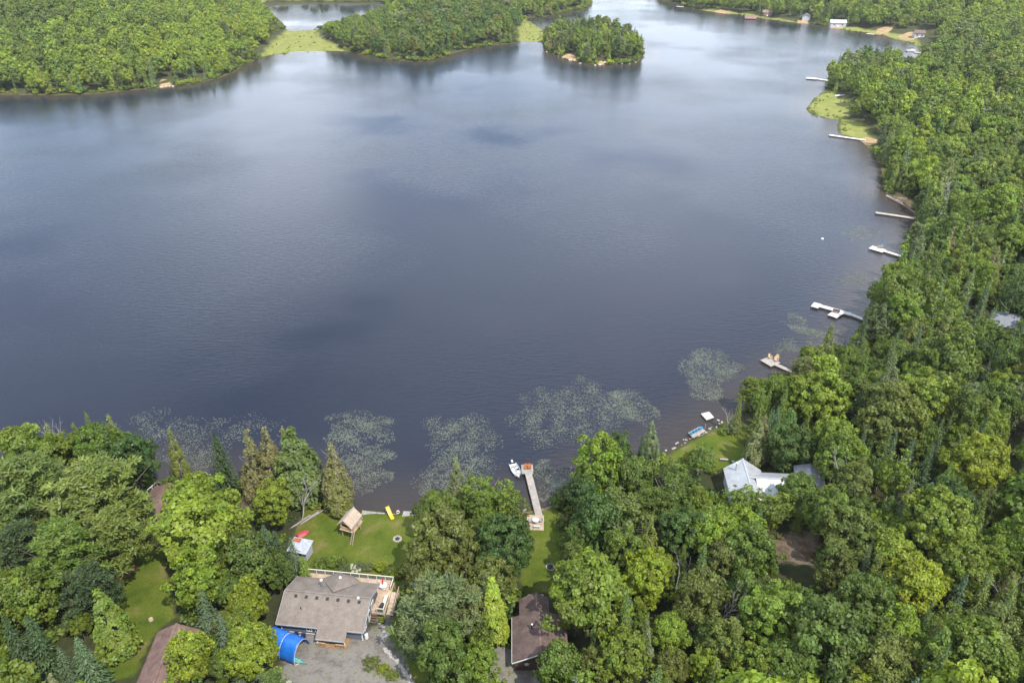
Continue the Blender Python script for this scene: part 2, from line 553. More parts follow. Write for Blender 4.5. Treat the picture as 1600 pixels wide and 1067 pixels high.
def grid_mesh(name, Z, attrs, mask=None):
    ny, nx = gx.shape
    idx = np.arange(ny * nx).reshape(ny, nx)
    q = np.stack([idx[:-1, :-1], idx[:-1, 1:], idx[1:, 1:], idx[1:, :-1]], -1).reshape(-1, 4)
    if mask is not None:
        q = q[mask.ravel()[q].any(1)]
    me = bpy.data.meshes.new(name)
    me.vertices.add(ny * nx)
    me.vertices.foreach_set('co', np.stack([gx, gy, Z], -1).reshape(-1).astype(np.float32))
    me.loops.add(q.size)
    me.loops.foreach_set('vertex_index', q.reshape(-1).astype(np.int32))
    me.polygons.add(len(q))
    me.polygons.foreach_set('loop_start', np.arange(0, q.size, 4, dtype=np.int32))
    me.update(calc_edges=True)
    for k, a in attrs.items():
        t = me.attributes.new(k, 'FLOAT', 'POINT')
        t.data.foreach_set('value', a.reshape(-1).astype(np.float32))
    me.shade_smooth()
    return me


# ---- ground material
def ground_material():
    m, nt, n, l, b = mat_new('ground')
    tc = n.new('ShaderNodeTexCoord')

    def noise(s, det=5, ro=0.6):
        z = n.new('ShaderNodeTexNoise')
        z.inputs['Scale'].default_value = s
        z.inputs['Detail'].default_value = det
        z.inputs['Roughness'].default_value = ro
        l.new(tc.outputs['Object'], z.inputs['Vector'])
        return z.outputs['Fac']

    def ramp(src, stops):
        r = n.new('ShaderNodeValToRGB')
        e = r.color_ramp.elements
        e[0].position, e[0].color = stops[0][0], (*stops[0][1], 1)
        e[1].position, e[1].color = stops[-1][0], (*stops[-1][1], 1)
        for p, c in stops[1:-1]:
            x = e.new(p)
            x.color = (*c, 1)
        l.new(src, r.inputs[0])
        return r.outputs[0]

    def mask(attr, amp, soft, ns):
        a = n.new('ShaderNodeAttribute'); a.attribute_name = attr
        f = n.new('ShaderNodeMath'); f.operation = 'MULTIPLY_ADD'
        l.new(noise(ns, 6), f.inputs[0]); f.inputs[1].default_value = amp * 2
        g = n.new('ShaderNodeMath'); g.operation = 'SUBTRACT'; g.inputs[1].default_value = amp
        l.new(a.outputs['Fac'], f.inputs[2]); l.new(f.outputs[0], g.inputs[0])
        r = n.new('ShaderNodeMapRange'); r.interpolation_type = 'SMOOTHSTEP'
        r.inputs['From Min'].default_value = -soft; r.inputs['From Max'].default_value = soft
        l.new(g.outputs[0], r.inputs['Value'])
        return r.outputs[0]

    def mix(f, a, c):
        x = n.new('ShaderNodeMix'); x.data_type = 'RGBA'
        l.new(f, x.inputs['Factor']); l.new(a, x.inputs['A']); l.new(c, x.inputs['B'])
        return x.outputs['Result']
    forest = ramp(noise(0.6), [(0.25, (0.022, 0.022, 0.012)), (0.5, (0.035, 0.04, 0.016)), (0.75, (0.05, 0.045, 0.025))])
    lawn_a = ramp(noise(0.22, 7), [(0.32, (0.044, 0.070, 0.009)), (0.45, (0.070, 0.096, 0.012)), (0.56, (0.092, 0.110, 0.017)), (0.68, (0.15, 0.125, 0.048))])
    lawn_b = ramp(noise(5, 3), [(0.3, (0.72, 0.74, 0.72)), (0.7, (1.2, 1.18, 1.15))])
    mm = n.new('ShaderNodeMix'); mm.data_type = 'RGBA'; mm.blend_type = 'MULTIPLY'; mm.inputs['Factor'].default_value = 1
    l.new(lawn_a, mm.inputs['A']); l.new(lawn_b, mm.inputs['B'])
    marsh = ramp(noise(0.14, 10, 0.75), [(0.28, (0.06, 0.09, 0.022)), (0.42, (0.11, 0.13, 0.03)), (0.55, (0.145, 0.15, 0.045)), (0.72, (0.20, 0.175, 0.08))])
    grav = ramp(noise(0.5, 9, 0.75), [(0.22, (0.06, 0.05, 0.038)), (0.42, (0.13, 0.115, 0.098)), (0.55, (0.185, 0.17, 0.15)), (0.66, (0.10, 0.11, 0.035)), (0.8, (0.07, 0.10, 0.015))])
    sand = ramp(noise(0.4, 6), [(0.3, (0.17, 0.105, 0.05)), (0.7, (0.27, 0.205, 0.125))])
    edge = ramp(noise(1.2, 6), [(0.35, (0.035, 0.045, 0.012)), (0.55, (0.06, 0.06, 0.022)), (0.75, (0.12, 0.09, 0.05))])
    bed = ramp(noise(0.5, 6), [(0.3, (0.03, 0.02, 0.012)), (0.7, (0.06, 0.04, 0.022))])
    c = mix(mask('lawn', 1.2, 0.5, 0.5), forest, mm.outputs['Result'])
    c = mix(mask('marsh', 5, 2.5, 0.08), c, marsh)
    c = mix(mask('gravel', 1.4, 0.7, 0.5), c, grav)
    dirt = ramp(noise(0.5, 9, 0.75), [(0.28, (0.045, 0.03, 0.018)), (0.48, (0.09, 0.064, 0.042)), (0.6, (0.14, 0.108, 0.08)), (0.74, (0.075, 0.085, 0.022))])
    c = mix(mask('dirt', 1.4, 0.7, 0.5), c, dirt)
    inv = n.new('ShaderNodeAttribute'); inv.attribute_name = 'shore'
    e1 = n.new('ShaderNodeMapRange'); e1.interpolation_type = 'SMOOTHSTEP'
    e1.inputs['From Min'].default_value = 1.6; e1.inputs['From Max'].default_value = 0.5
    l.new(inv.outputs['Fac'], e1.inputs['Value'])
    c = mix(e1.outputs[0], c, edge)
    c = mix(mask('sand', 1.6, 0.6, 0.35), c, sand)
    e2 = n.new('ShaderNodeMapRange'); e2.interpolation_type = 'SMOOTHSTEP'
    e2.inputs['From Min'].default_value = 0.1; e2.inputs['From Max'].default_value = -0.3
    l.new(inv.outputs['Fac'], e2.inputs['Value'])
    c = mix(e2.outputs[0], c, bed)
    l.new(c, b.inputs['Base Color'])
    b.inputs['Roughness'].default_value = 0.95
    b.inputs['Specular IOR Level'].default_value = 0.1
    bp = n.new('ShaderNodeBump'); bp.inputs['Strength'].default_value = 0.5; bp.inputs['Distance'].default_value = 0.12
    l.new(noise(2.5, 8, 0.7), bp.inputs['Height']); l.new(bp.outputs[0], b.inputs['Normal'])
    return m


me = grid_mesh('ground', g_z, {'lawn': g_lawn, 'marsh': g_m, 'gravel': g_grav, 'sand': g_sand, 'dirt': g_dirt, 'shore': g_d})
me.materials.append(ground_material())
ground = link('ground', me, kind='structure')
ground['label'] = 'forest floor, lawns, marsh and gravel around the lake'


# ---- lake
def water_material():
    m, nt, n, l, b = mat_new('lake_water')
    tc = n.new('ShaderNodeTexCoord')

    def noise(s, det, ro=0.5, st=(1, 1, 1), rot=0.0):
        mp = n.new('ShaderNodeMapping')
        mp.inputs['Scale'].default_value = st
        mp.inputs['Rotation'].default_value = (0, 0, rot)
        l.new(tc.outputs['Object'], mp.inputs[0])
        z = n.new('ShaderNodeTexNoise')
        z.inputs['Scale'].default_value = s
        z.inputs['Detail'].default_value = det
        z.inputs['Roughness'].default_value = ro
        l.new(mp.outputs[0], z.inputs['Vector'])
        return z.outputs['Fac']
    a = n.new('ShaderNodeAttribute'); a.attribute_name = 'shore'
    ad = n.new('ShaderNodeMath'); ad.operation = 'MULTIPLY_ADD'
    l.new(noise(0.25, 4), ad.inputs[0]); ad.inputs[1].default_value = 5.0
    l.new(a.outputs['Fac'], ad.inputs[2])
    r = n.new('ShaderNodeMapRange'); r.interpolation_type = 'SMOOTHSTEP'
    r.inputs['From Min'].default_value = -16.0; r.inputs['From Max'].default_value = 3.0
    l.new(ad.outputs[0], r.inputs['Value'])
    x = n.new('ShaderNodeMix'); x.data_type = 'RGBA'
    x.inputs['A'].default_value = (0.012, 0.015, 0.025, 1)
    x.inputs['B'].default_value = (0.036, 0.029, 0.025, 1)
    l.new(r.outputs[0], x.inputs['Factor'])
    l.new(x.outputs['Result'], b.inputs['Base Color'])
    b.inputs['Roughness'].default_value = 0.09
    b.inputs['IOR'].default_value = 1.333
    b.inputs['Specular IOR Level'].default_value = 0.5
    # wind ripples: long crests, strength varying in broad patches
    h1 = noise(0.8, 3, 0.55, (0.5, 1.5, 1), 0.25)
    h2 = noise(2.6, 3, 0.6, (0.6, 1.4, 1), 0.6)
    patch = noise(0.012, 3, 0.5)
    pr = n.new('ShaderNodeMapRange'); pr.inputs['From Min'].default_value = 0.35; pr.inputs['From Max'].default_value = 0.65
    pr.inputs['To Min'].default_value = 0.12; pr.inputs['To Max'].default_value = 1.0
    l.new(patch, pr.inputs['Value'])
    hm = n.new('ShaderNodeMath'); hm.operation = 'MULTIPLY_ADD'
    l.new(h1, hm.inputs[0]); hm.inputs[1].default_value = 2.2; l.new(h2, hm.inputs[2])
    bp = n.new('ShaderNodeBump'); bp.inputs['Distance'].default_value = 0.065
    l.new(pr.outputs[0], bp.inputs['Strength'])
    l.new(hm.outputs[0], bp.inputs['Height']); l.new(bp.outputs[0], b.inputs['Normal'])
    return m


me = grid_mesh('lake', np.zeros_like(gx), {'shore': g_d}, mask=g_d < 2.5)
me.materials.append(water_material())
lake = link('lake', me, kind='structure')
lake['label'] = 'dark rippled lake water reflecting a cloudy sky'

# ------------------------------------------------------------------ trees: shapes shared by all copies
RNG = np.random.RandomState(7)


def nrm(a):
    return a / (np.linalg.norm(a, axis=-1, keepdims=True) + 1e-9)


def leaf_mesh(name, C, N, size, shade, mat, aspect=1.0, along=None):
    """One diamond-shaped leaf spray per point: centre C, normal N, half length size."""
    k = len(C)
    r = RNG.normal(size=(k, 3)) if along is None else along
    U = nrm(r - N * (r * N).sum(1, keepdims=True))
    V = np.cross(N, U)
    s = np.broadcast_to(np.asarray(size, float).reshape(-1, 1), (k, 1))
    co = np.stack([C + U * s, C + V * s * aspect, C - U * s, C - V * s * aspect], 1).reshape(-1, 3)
    me = bpy.data.meshes.new(name)
    me.vertices.add(4 * k)
    me.vertices.foreach_set('co', co.reshape(-1).astype(np.float32))
    me.loops.add(4 * k)
    me.loops.foreach_set('vertex_index', np.arange(4 * k, dtype=np.int32))
    me.polygons.add(k)
    me.polygons.foreach_set('loop_start', np.arange(0, 4 * k, 4, dtype=np.int32))
    me.update(calc_edges=True)
    t = me.attributes.new('shade', 'FLOAT', 'POINT')
    t.data.foreach_set('value', np.repeat(shade, 4).astype(np.float32))
    me.materials.append(mat)
    return me


def sphere_dirs(n, rng, zmin):
    i = np.arange(n) + 0.5
    z = 1 - (1 - zmin) * i / n
    a = i * 2.39996 + rng.uniform(0, 6.28)
    r = np.sqrt(np.maximum(0, 1 - z * z))
    d = np.stack([r * np.cos(a), r * np.sin(a), z], 1)
    return nrm(d + rng.normal(size=d.shape) * 0.10)


def broad_crown(name, seed, R=4.4, H=12.0, zc=0.58, rz=0.40, nc=140, lpc=66, ls=0.235, cr=0.78, loose=0.0, rough=0.11, taper=0.18):
    """Lumpy crown of leaf clumps on an uneven shell, with gaps between the boughs."""
    rng = np.random.RandomState(seed)
    D = sphere_dirs(nc, rng, -0.66)
    lob = nrm(rng.normal(size=(11, 3)) * np.array([1, 1, 0.7]))
    amp = rng.uniform(-0.30, 0.22, 11)
    w = np.maximum(0, D @ lob.T) ** 6
    r = 0.95 + (w * amp).sum(1) + rng.normal(size=nc) * rough
    r *= np.where(D[:, 2] < -0.2, 0.84, 1.0)
    keep = rng.uniform(size=nc) > 0.10
    D, r = D[keep], r[keep]
    nc = len(r)
    q_ = (1 - taper * D[:, 2]) * r * R
    off = rng.normal(size=2) * 0.07 * R
    C0 = np.stack([D[:, 0] * q_ + off[0] * D[:, 2], D[:, 1] * q_ + off[1] * D[:, 2], zc * H + D[:, 2] * rz * H * r], 1)
    n0 = nrm(D / np.array([R, R, rz * H]) + np.array([0, 0, 0.06]))
    C0 -= n0 * cr * 0.5
    rad = cr * rng.gamma(6.0, 1 / 6.0, nc)
    rad = np.clip(rad, 0.45 * cr, 2.0 * cr)
    m = rng.poisson(lpc * np.clip((rad / cr) ** 1.6, 0.4, 3.0)) + 6
    idx = np.repeat(np.arange(nc), m)
    k = len(idx)
    e = nrm(n0[idx] * 0.65 + rng.normal(size=(k, 3)) * 0.66)
    P = C0[idx] + e * (rad[idx] * (rng.uniform(0.2, 1, k) ** (0.30 + loose)))[:, None] * np.array([1, 1, 0.72])
    P += rng.normal(size=(k, 3)) * 0.06 * cr
    N = nrm(e * 0.7 + n0[idx] * 0.2 + rng.normal(size=(k, 3)) * 0.52 + np.array([0, 0, 0.25]))
    # thin inner leaves so that gaps show depth rather than daylight
    q = int(k * 0.08)
    Q = nrm(rng.normal(size=(q, 3))) * (rng.uniform(0.2, 0.7, q))[:, None] * np.array([R, R, rz * H]) + np.array([0, 0, zc * H])
    P = np.concatenate([P, Q])
    N = np.concatenate([N, nrm(rng.normal(size=(q, 3)) + np.array([0, 0, 0.8]))])
    sh = np.concatenate([rng.normal(1.0, 0.12, nc)[idx] * rng.normal(1.0, 0.16, k), rng.normal(0.95, 0.12, q)])
    return leaf_mesh(name, P, N, ls * rng.uniform(0.55, 1.3, len(P)), np.clip(sh, 0.5, 1.6), M['leaf'], 0.72)


def spruce_crown(name, seed, R=2.3, H=12.0, lev=42, nb=10, seg=12, power=0.9, z0=0.05, ls=0.24, droop=0.30):
    rng = np.random.RandomState(seed)
    C, N, A, S, B = [], [], [], [], []
    for i in range(lev):
        t = (i + rng.uniform(-0.3, 0.3)) / lev
        z = H * (z0 + (1 - z0) * max(0, t))
        rr = R * (1 - max(0, min(t, 0.995))) ** power * rng.uniform(0.78, 1.12)
        n = max(4, int(nb * (0.5 + 0.5 * (1 - t)) + rng.uniform(-1, 1)))
        a0 = rng.uniform(0, 6.28)
        for j in range(n):
            a = a0 + 6.283 * j / n + rng.normal() * 0.18
            L = rr * rng.uniform(0.72, 1.15) + 0.10
            d = np.array([math.cos(a), math.sin(a), 0])
            sl = -droop * (1 - t) + 0.35 * t
            sgm = max(2, int(seg * (0.35 + 0.65 * L / R)))
            bs = rng.normal(1, 0.09)
            for s in range(sgm):
                f = (s + 0.7) / sgm
                p = d * L * f + np.array([0, 0, z + sl * L * f - 0.10 * L * f * f])
                side = np.array([-d[1], d[0], 0]) * rng.normal() * 0.26 * L * (1.1 - 0.75 * f)
                C.append(p + side)
                N.append(np.array([0, 0, 0.85]) + d * 0.45 + rng.normal(size=3) * 0.30)
                A.append(d + side * 0.8 + np.array([0, 0, sl]))
                S.append(ls * (0.6 + 0.5 * L / R) * rng.uniform(0.8, 1.2))
                B.append(bs * rng.normal(1, 0.12) * (1.12 if f > 0.8 else 1.0))
    for k in range(10):
        C.append(np.array([0, 0, H * (0.97 + 0.004 * k)])); N.append(np.array([math.cos(k), math.sin(k), 0.2]))
        A.append(np.array([0, 0, 1.0])); S.append(0.22); B.append(1.0)
    return leaf_mesh(name, np.array(C), nrm(np.array(N)), np.array(S), np.clip(np.array(B), 0.6, 1.5), M['needle'], 0.42, np.array(A))


def cedar_crown(name, seed, R=2.4, H=12.0, nc=150, lpc=38, ls=0.27, pw=1.5, loose=0.0, z0=0.06):
    """Dense flame-shaped evergreen built of upright sprays."""
    rng = np.random.RandomState(seed)
    t = 1 - np.sqrt(rng.uniform(0.0, 1, nc))
    t = np.clip(t * 1.05, 0, 0.985)
    a = np.arange(nc) * 2.39996 + rng.normal(size=nc) * 0.3
    lob = 1 + 0.13 * np.sin(a * 2 + rng.uniform(0, 6)) + 0.10 * np.sin(a * 3 + t * 7)
    rr = R * (1 - t ** pw) ** 0.9 * (1 - 0.25 * t) * lob * rng.uniform(0.8, 1.06, nc) * np.clip(0.55 + t * 4, 0, 1)
    C0 = np.stack([rr * np.cos(a), rr * np.sin(a), H * (z0 + (1 - z0) * t)], 1)
    n0 = nrm(np.stack([np.cos(a), np.sin(a), np.full(nc, 0.45) + t], 1))
    m = rng.poisson(lpc, nc) + 4
    idx = np.repeat(np.arange(nc), m)
    k = len(idx)
    rad = (0.55 + 0.3 * (1 - t)) * (R / 2.4)
    e = nrm(n0[idx] * 0.6 + rng.normal(size=(k, 3)) * 0.7)
    P = C0[idx] - n0[idx] * 0.25 + e * (rad[idx] * rng.uniform(0.25, 1, k) ** (0.35 + loose))[:, None] * np.array([0.85, 0.85, 1.25])
    P[:, 2] = np.minimum(P[:, 2], H * 1.01)
    N = nrm(n0[idx] * 0.6 + e * 0.5 + rng.normal(size=(k, 3)) * 0.4 + np.array([0, 0, 0.25]))
    sh = rng.normal(1, 0.09, nc)[idx] * rng.normal(1, 0.13, k)
    return leaf_mesh(name, P, N, ls * rng.uniform(0.6, 1.2, k), np.clip(sh, 0.55, 1.5), M['needle'], 0.5, np.tile([0, 0, 1.0], (k, 1)) + rng.normal(size=(k, 3)) * 0.5)


def pine_crown(name, seed, R=4.2, H=14.0, lev=11, lpc=150, ls=0.30):
    """White pine: layered plumes of needles on upswept branches."""
    rng = np.random.RandomState(seed)
    C, N, A, B = [], [], [], []
    for i in range(lev):
        t = i / (lev - 1)
        z = H * (0.30 + 0.66 * t)
        rr = R * (1 - t ** 2.0) ** 0.6 * rng.uniform(0.75, 1.1) + 0.3
        nb = rng.randint(5, 8)
        a0 = rng.uniform(0, 6.28)
        for j in range(nb):
            a = a0 + 6.283 * j / nb + rng.normal() * 0.2
            L = rr * rng.uniform(0.6, 1.15)
            d = np.array([math.cos(a), math.sin(a), 0])
            for f in (0.45, 0.72, 1.0):
                if L * f < 0.6 and f < 1:
                    continue
                c = d * L * f + np.array([0, 0, z + L * f * 0.22]) + rng.normal(size=3) * np.array([0.35, 0.35, 0.15])
                k = int(lpc * rng.uniform(0.25, 0.5))
                e = nrm(rng.normal(size=(k, 3)) * np.array([1, 1, 0.55]) + d * 0.35 + np.array([0, 0, 0.45]))
                C.append(c + e * rng.uniform(0.25, 1.0, (k, 1)) * np.array([0.95, 0.95, 0.55]))
                A.append(e + np.array([0, 0, 0.35]))
                N.append(nrm(rng.normal(size=(k, 3)) * 0.7 + np.array([0, 0, 0.8])))
                B.append(rng.normal(1, 0.10) * rng.normal(1, 0.12, k))
    C, N, A, B = (np.concatenate(x) for x in (C, N, A, B))
    return leaf_mesh(name, C, N, ls * rng.uniform(0.7, 1.3, len(C)), np.clip(B, 0.6, 1.5), M['needle'], 0.30, A)


def trunk_mesh(name, seed, H, r, mat, limbs=6, z_first=0.35, reach=0.45, top=0.86, n=7):
    rng = random.Random(seed)
    b = MB()
    pts = [(0, 0, -0.6)]
    x = y = 0.0
    for i in range(1, 6):
        x += rng.uniform(-0.015, 0.015) * H
        y += rng.uniform(-0.015, 0.015) * H
        pts.append((x, y, H * top * i / 5))
    b.tube(pts, [r * 1.25] + [r * (1 - 0.86 * i / 5) for i in range(1, 6)], n)
    for i in range(limbs):
        t = z_first + (top - 0.1 - z_first) * i / max(1, limbs - 1)
        z = H * t
        k = min(4, int(t / top * 5))
        f = t / top * 5 - k
        p = Vector(pts[k]).lerp(Vector(pts[k + 1]), f)
        a = i * 2.4 + rng.uniform(-0.4, 0.4)
        L = H * reach * (1 - 0.6 * t) * rng.uniform(0.7, 1.1)
        d = Vector((math.cos(a), math.sin(a), 0))
        q = p + d * L * 0.5 + Vector((0, 0, L * 0.30))
        e = p + d * L + Vector((0, 0, L * 0.72))
        rr = r * (1 - 0.8 * t / top) * 0.55
        b.tube([p, q, e], [rr, rr * 0.7, rr * 0.2], 5)
        b.tube([q, q + d.cross(Vector((0, 0, 1))) * L * 0.35 + Vector((0, 0, L * 0.25))], [rr * 0.55, rr * 0.15], 4)
    return b.mesh(name, mat)


def bare_mesh(name, seed, H, r):
    """Dead tree: forked bare branches."""
    rng = random.Random(seed)
    b = MB()

    def grow(p, d, L, rr, lvl):
        q = p + d * L
        mid = p + d * L * 0.5 + Vector((rng.uniform(-1, 1), rng.uniform(-1, 1), 0)) * L * 0.05
        b.tube([p, mid, q], [rr, rr * 0.8, rr * 0.55], 5 if lvl < 2 else 4)
        if lvl >= 4:
            return
        for _ in range(3 if lvl < 3 else 2):
            nd = (d + Vector((rng.uniform(-1, 1), rng.uniform(-1, 1), rng.uniform(-0.1, 0.6))) * 0.75).normalized()
            grow(q if rng.random() < 0.6 else mid, nd, L * rng.uniform(0.5, 0.75), rr * 0.5, lvl + 1)
    grow(Vector((0, 0, -0.5)), Vector((0.05, 0.02, 1)).normalized(), H * 0.5, r, 0)
    return b.mesh(name, M['bark_dead'])


# reference heights: every shape is scaled from these
KINDS = {}


def kind(key, obj_name, H, R, crowns, trunk_mat, limbs, r, z_first, reach, top):
    KINDS[key] = dict(name=obj_name, H=H, R=R, crowns=crowns,
                      trunks=[trunk_mesh('trunk', 11 * i + len(key), H, r, trunk_mat, limbs, z_first, reach, top) for i in range(2)])


kind('maple', 'broadleaf_tree', 12.0, 5.0, [
    broad_crown('crown', 1), broad_crown('crown', 2, R=4.2, rz=0.43, zc=0.56, nc=120, cr=0.9), broad_crown('crown', 3, R=4.8, zc=0.60, rz=0.36, nc=160, cr=0.7, lpc=60),
    broad_crown('crown', 4, R=4.3, rz=0.44, zc=0.55, taper=0.32), broad_crown('crown', 5, R=4.6, nc=100, cr=1.0, lpc=95, rough=0.14), broad_crown('crown', 6, R=4.4, nc=170, cr=0.66, lpc=54, rough=0.13),
    broad_crown('crown', 7, R=4.5, nc=150, rough=0.16, loose=0.1), broad_crown('crown', 8, R=4.1, rz=0.42, zc=0.57, nc=130, taper=0.05, rough=0.15)], M['bark'], 8, 0.24, 0.3, 0.45, 0.86)
kind('birch', 'birch_tree', 12.0, 3.4, [
    broad_crown('crown', 11, R=3.2, zc=0.62, rz=0.37, nc=80, lpc=38, ls=0.21, cr=0.8, loose=0.35, rough=0.18),
    broad_crown('crown', 12, R=3.5, zc=0.60, rz=0.38, nc=86, lpc=38, ls=0.21, cr=0.8, loose=0.4, rough=0.2)], M['bark_birch'], 8, 0.15, 0.25, 0.5, 0.94)
kind('spruce', 'spruce_tree', 12.0, 2.4, [
    spruce_crown('crown', 21), spruce_crown('crown', 22, R=2.1, nb=10, power=0.8), spruce_crown('crown', 23, R=2.5, lev=30, droop=0.4)], M['bark'], 0, 0.17, 0.3, 0.2, 0.97)
kind('cedar', 'cedar_tree', 12.0, 2.6, [
    cedar_crown('crown', 31), cedar_crown('crown', 32, pw=1.9), cedar_crown('crown', 33, R=2.6, nc=170)], M['bark'], 0, 0.17, 0.3, 0.2, 0.9)
kind('larch', 'larch_tree', 12.0, 2.6, [
    cedar_crown('crown', 36, R=2.6, nc=140, lpc=30, ls=0.22, loose=0.5, pw=1.7), cedar_crown('crown', 37, R=2.4, nc=150, lpc=28, ls=0.22, loose=0.5)], M['bark_dead'], 10, 0.15, 0.12, 0.30, 0.95)
kind('pine', 'pine_tree', 14.0, 4.4, [pine_crown('crown', 41), pine_crown('crown', 42, R=3.9, lev=12), pine_crown('crown', 43, R=4.5, lev=10)], M['bark'], 9, 0.26, 0.25, 0.5, 0.95)
kind('bush', 'shrub', 2.4, 1.6, [
    broad_crown('crown', 51, R=1.5, H=2.4, zc=0.45, rz=0.5, nc=50, lpc=32, ls=0.12, cr=0.36, rough=0.2), broad_crown('crown', 52, R=1.6, H=2.4, zc=0.42, rz=0.48, nc=56, lpc=30, ls=0.12, cr=0.34, rough=0.2)],
    M['bark'], 4, 0.05, 0.1, 0.5, 0.6)

TINT = {
    'lime': ((0.205, 0.270, 0.018), 'lime green'), 'leaf': ((0.156, 0.214, 0.018), 'fresh green'), 'mid': ((0.116, 0.166, 0.018), 'mid green'),
    'deep': ((0.068, 0.120, 0.016), 'deep green'), 'olive': ((0.142, 0.168, 0.026), 'olive green'), 'gold': ((0.215, 0.258, 0.011), 'yellow-green'),
    'grey': ((0.142, 0.172, 0.058), 'grey-green'), 'blue': ((0.086, 0.126, 0.054), 'blue-green'), 'dark': ((0.044, 0.072, 0.018), 'dark green'),
    'brown': ((0.165, 0.156, 0.052), 'brownish green'), 'pinegreen': ((0.102, 0.148, 0.032), 'soft green'),
}
trees = []          # individual trees: dict(kind, x, y, z, h, r, tint, label info)


def add_tree(k, x, y, h, r, tint, z=None, rng=random.Random(5)):
    trees.append(dict(k=k, x=x, y=y, z=hz(x, y) if z is None else z, h=h, r=r, tint=tint, hand=True))


def crown_at(k, px, py, w, tint, h=None, zf=0.62):
    """A tree whose crown's middle is seen at the pixel, w pixels wide."""
    hh = h or 11.0
    for _ in range(4):
        p = on_ground(px, py, hh * zf)
        s = pix(p.x, p.y, p.z)[2]
        r = w / s / 2
        if h is None:
            hh = min(17.0, max(4.5, 2 * r * 1.15 + 2.2))
    add_tree(k, p.x, p.y, hh, r, tint)


def tip_at(k, px, py, h, r, tint):
    """A conifer whose tip is seen at the pixel."""
    p = on_ground(px, py, h)
    add_tree(k, p.x, p.y, h, r, tint)

# ------------------------------------------------------------------ buildings
def window(parent, c, w, h, face, frame='white', name='window'):
    """A framed window on a wall; face: 0 front (-y), 1 right (+x), 2 back (+y), 3 left (-x)."""
    rz = [0, math.pi / 2, math.pi, -math.pi / 2][face]
    m = Matrix.Translation(c) @ Matrix.Rotation(rz, 4, 'Z')

    def put(b, cc, d):
        p = m @ Vector(cc)
        b.box(p, d, rz)
    fr = MB()
    t = 0.10
    put(fr, (0, -0.03, h / 2), (w + t, 0.10, t)); put(fr, (0, -0.03, -h / 2), (w + t, 0.10, t))
    for sx in (-1, 1):
        put(fr, (sx * w / 2, -0.03, 0), (t, 0.10, h - t))
    put(fr, (0, -0.03, 0), (0.06, 0.09, h - t))
    o = fr.build(name, M[frame], parent)
    g = MB()
    put(g, (0, 0.0, 0), (w - t, 0.05, h - t))
    g.build('pane', M['window_glass'], o)
    return o


def door(parent, c, w, h, face, mat='white'):
    rz = [0, math.pi / 2, math.pi, -math.pi / 2][face]
    m = Matrix.Translation(c) @ Matrix.Rotation(rz, 4, 'Z')
    b = MB()
    b.box(m @ Vector((0, -0.02, 0)), (w, 0.10, h), rz)
    o = b.build('door', M[mat], parent)
    g = MB()
    g.box(m @ Vector((0, -0.06, h * 0.2)), (w * 0.6, 0.06, h * 0.4), rz)
    g.build('pane', M['window_glass'], o)
    k = MB()
    k.box(m @ Vector((w * 0.38, -0.11, 0)), (0.05, 0.08, 0.12), rz)
    k.build('handle', M['steel'], o)
    return o


def decking(poly, z, mat, name, parent, board=0.145, gap=0.014, ang=0.0, th=0.04, kind='stuff'):
    """Boards laid over a polygon, clipped to it; real planks with open joints, joined in one part."""
    pts = [Vector(p) for p in poly]
    R = Matrix.Rotation(-ang, 2)
    q = [R @ p for p in pts]
    y0, y1 = min(p.y for p in q), max(p.y for p in q)
    b = MB()
    Ri = Matrix.Rotation(ang, 2)
    y = y0 + gap
    rng = random.Random(3)
    while y + board * 0.5 < y1:
        ym = y + board / 2
        xs = []
        for i in range(len(q)):
            a, c = q[i], q[(i + 1) % len(q)]
            if (a.y > ym) != (c.y > ym):
                xs.append(a.x + (ym - a.y) * (c.x - a.x) / (c.y - a.y))
        xs.sort()
        for k in range(0, len(xs) - 1, 2):
            L = xs[k + 1] - xs[k]
            mid = Ri @ Vector(((xs[k] + xs[k + 1]) / 2, ym))
            b.box((mid.x, mid.y, z - th / 2 + rng.uniform(-0.004, 0.004)), (L + rng.uniform(-0.02, 0.02), board, th), ang)
        y += board + gap
    return b.build(name, mat, parent, kind)


def railing(parent, pts, z, h=1.0, mat='cream', step=1.5, panel=True, wires=False):
    """Posts, top rail and panels along a polyline; each post and each panel a piece of its own."""
    for i in range(len(pts) - 1):
        a, c = Vector((*pts[i], 0)), Vector((*pts[i + 1], 0))
        L = (c - a).length
        k = max(1, round(L / step))
        for j in range(k + (1 if i == len(pts) - 2 else 0)):
            p = a.lerp(c, j / k)
            MB().box((p.x, p.y, z + h / 2), (0.10, 0.10, h)).build('railing_post', M[mat], parent)
        for j in range(k):
            p, q = a.lerp(c, (j + 0.07) / k), a.lerp(c, (j + 0.93) / k)
            if panel:
                MB().bar((p.x, p.y, z + h * 0.50), (q.x, q.y, z + h * 0.50), 0.02, h * 0.74).build('railing_panel', M['rail_glass'], parent)
        b = MB()
        b.bar((a.x, a.y, z + h + 0.03), (c.x, c.y, z + h + 0.03), 0.14, 0.06)
        b.bar((a.x, a.y, z + 0.09), (c.x, c.y, z + 0.09), 0.06, 0.08)
        b.build('rail', M[mat], parent)


# ---- the grey-roofed bungalow
HA = thing('bungalow', 'grey-shingled bungalow with slate-blue siding and a wraparound timber deck', 'house',
           (-28, 80.4, hz(-28, 80.4)), math.radians(-6.8))
EV, RG = 2.6, 4.7


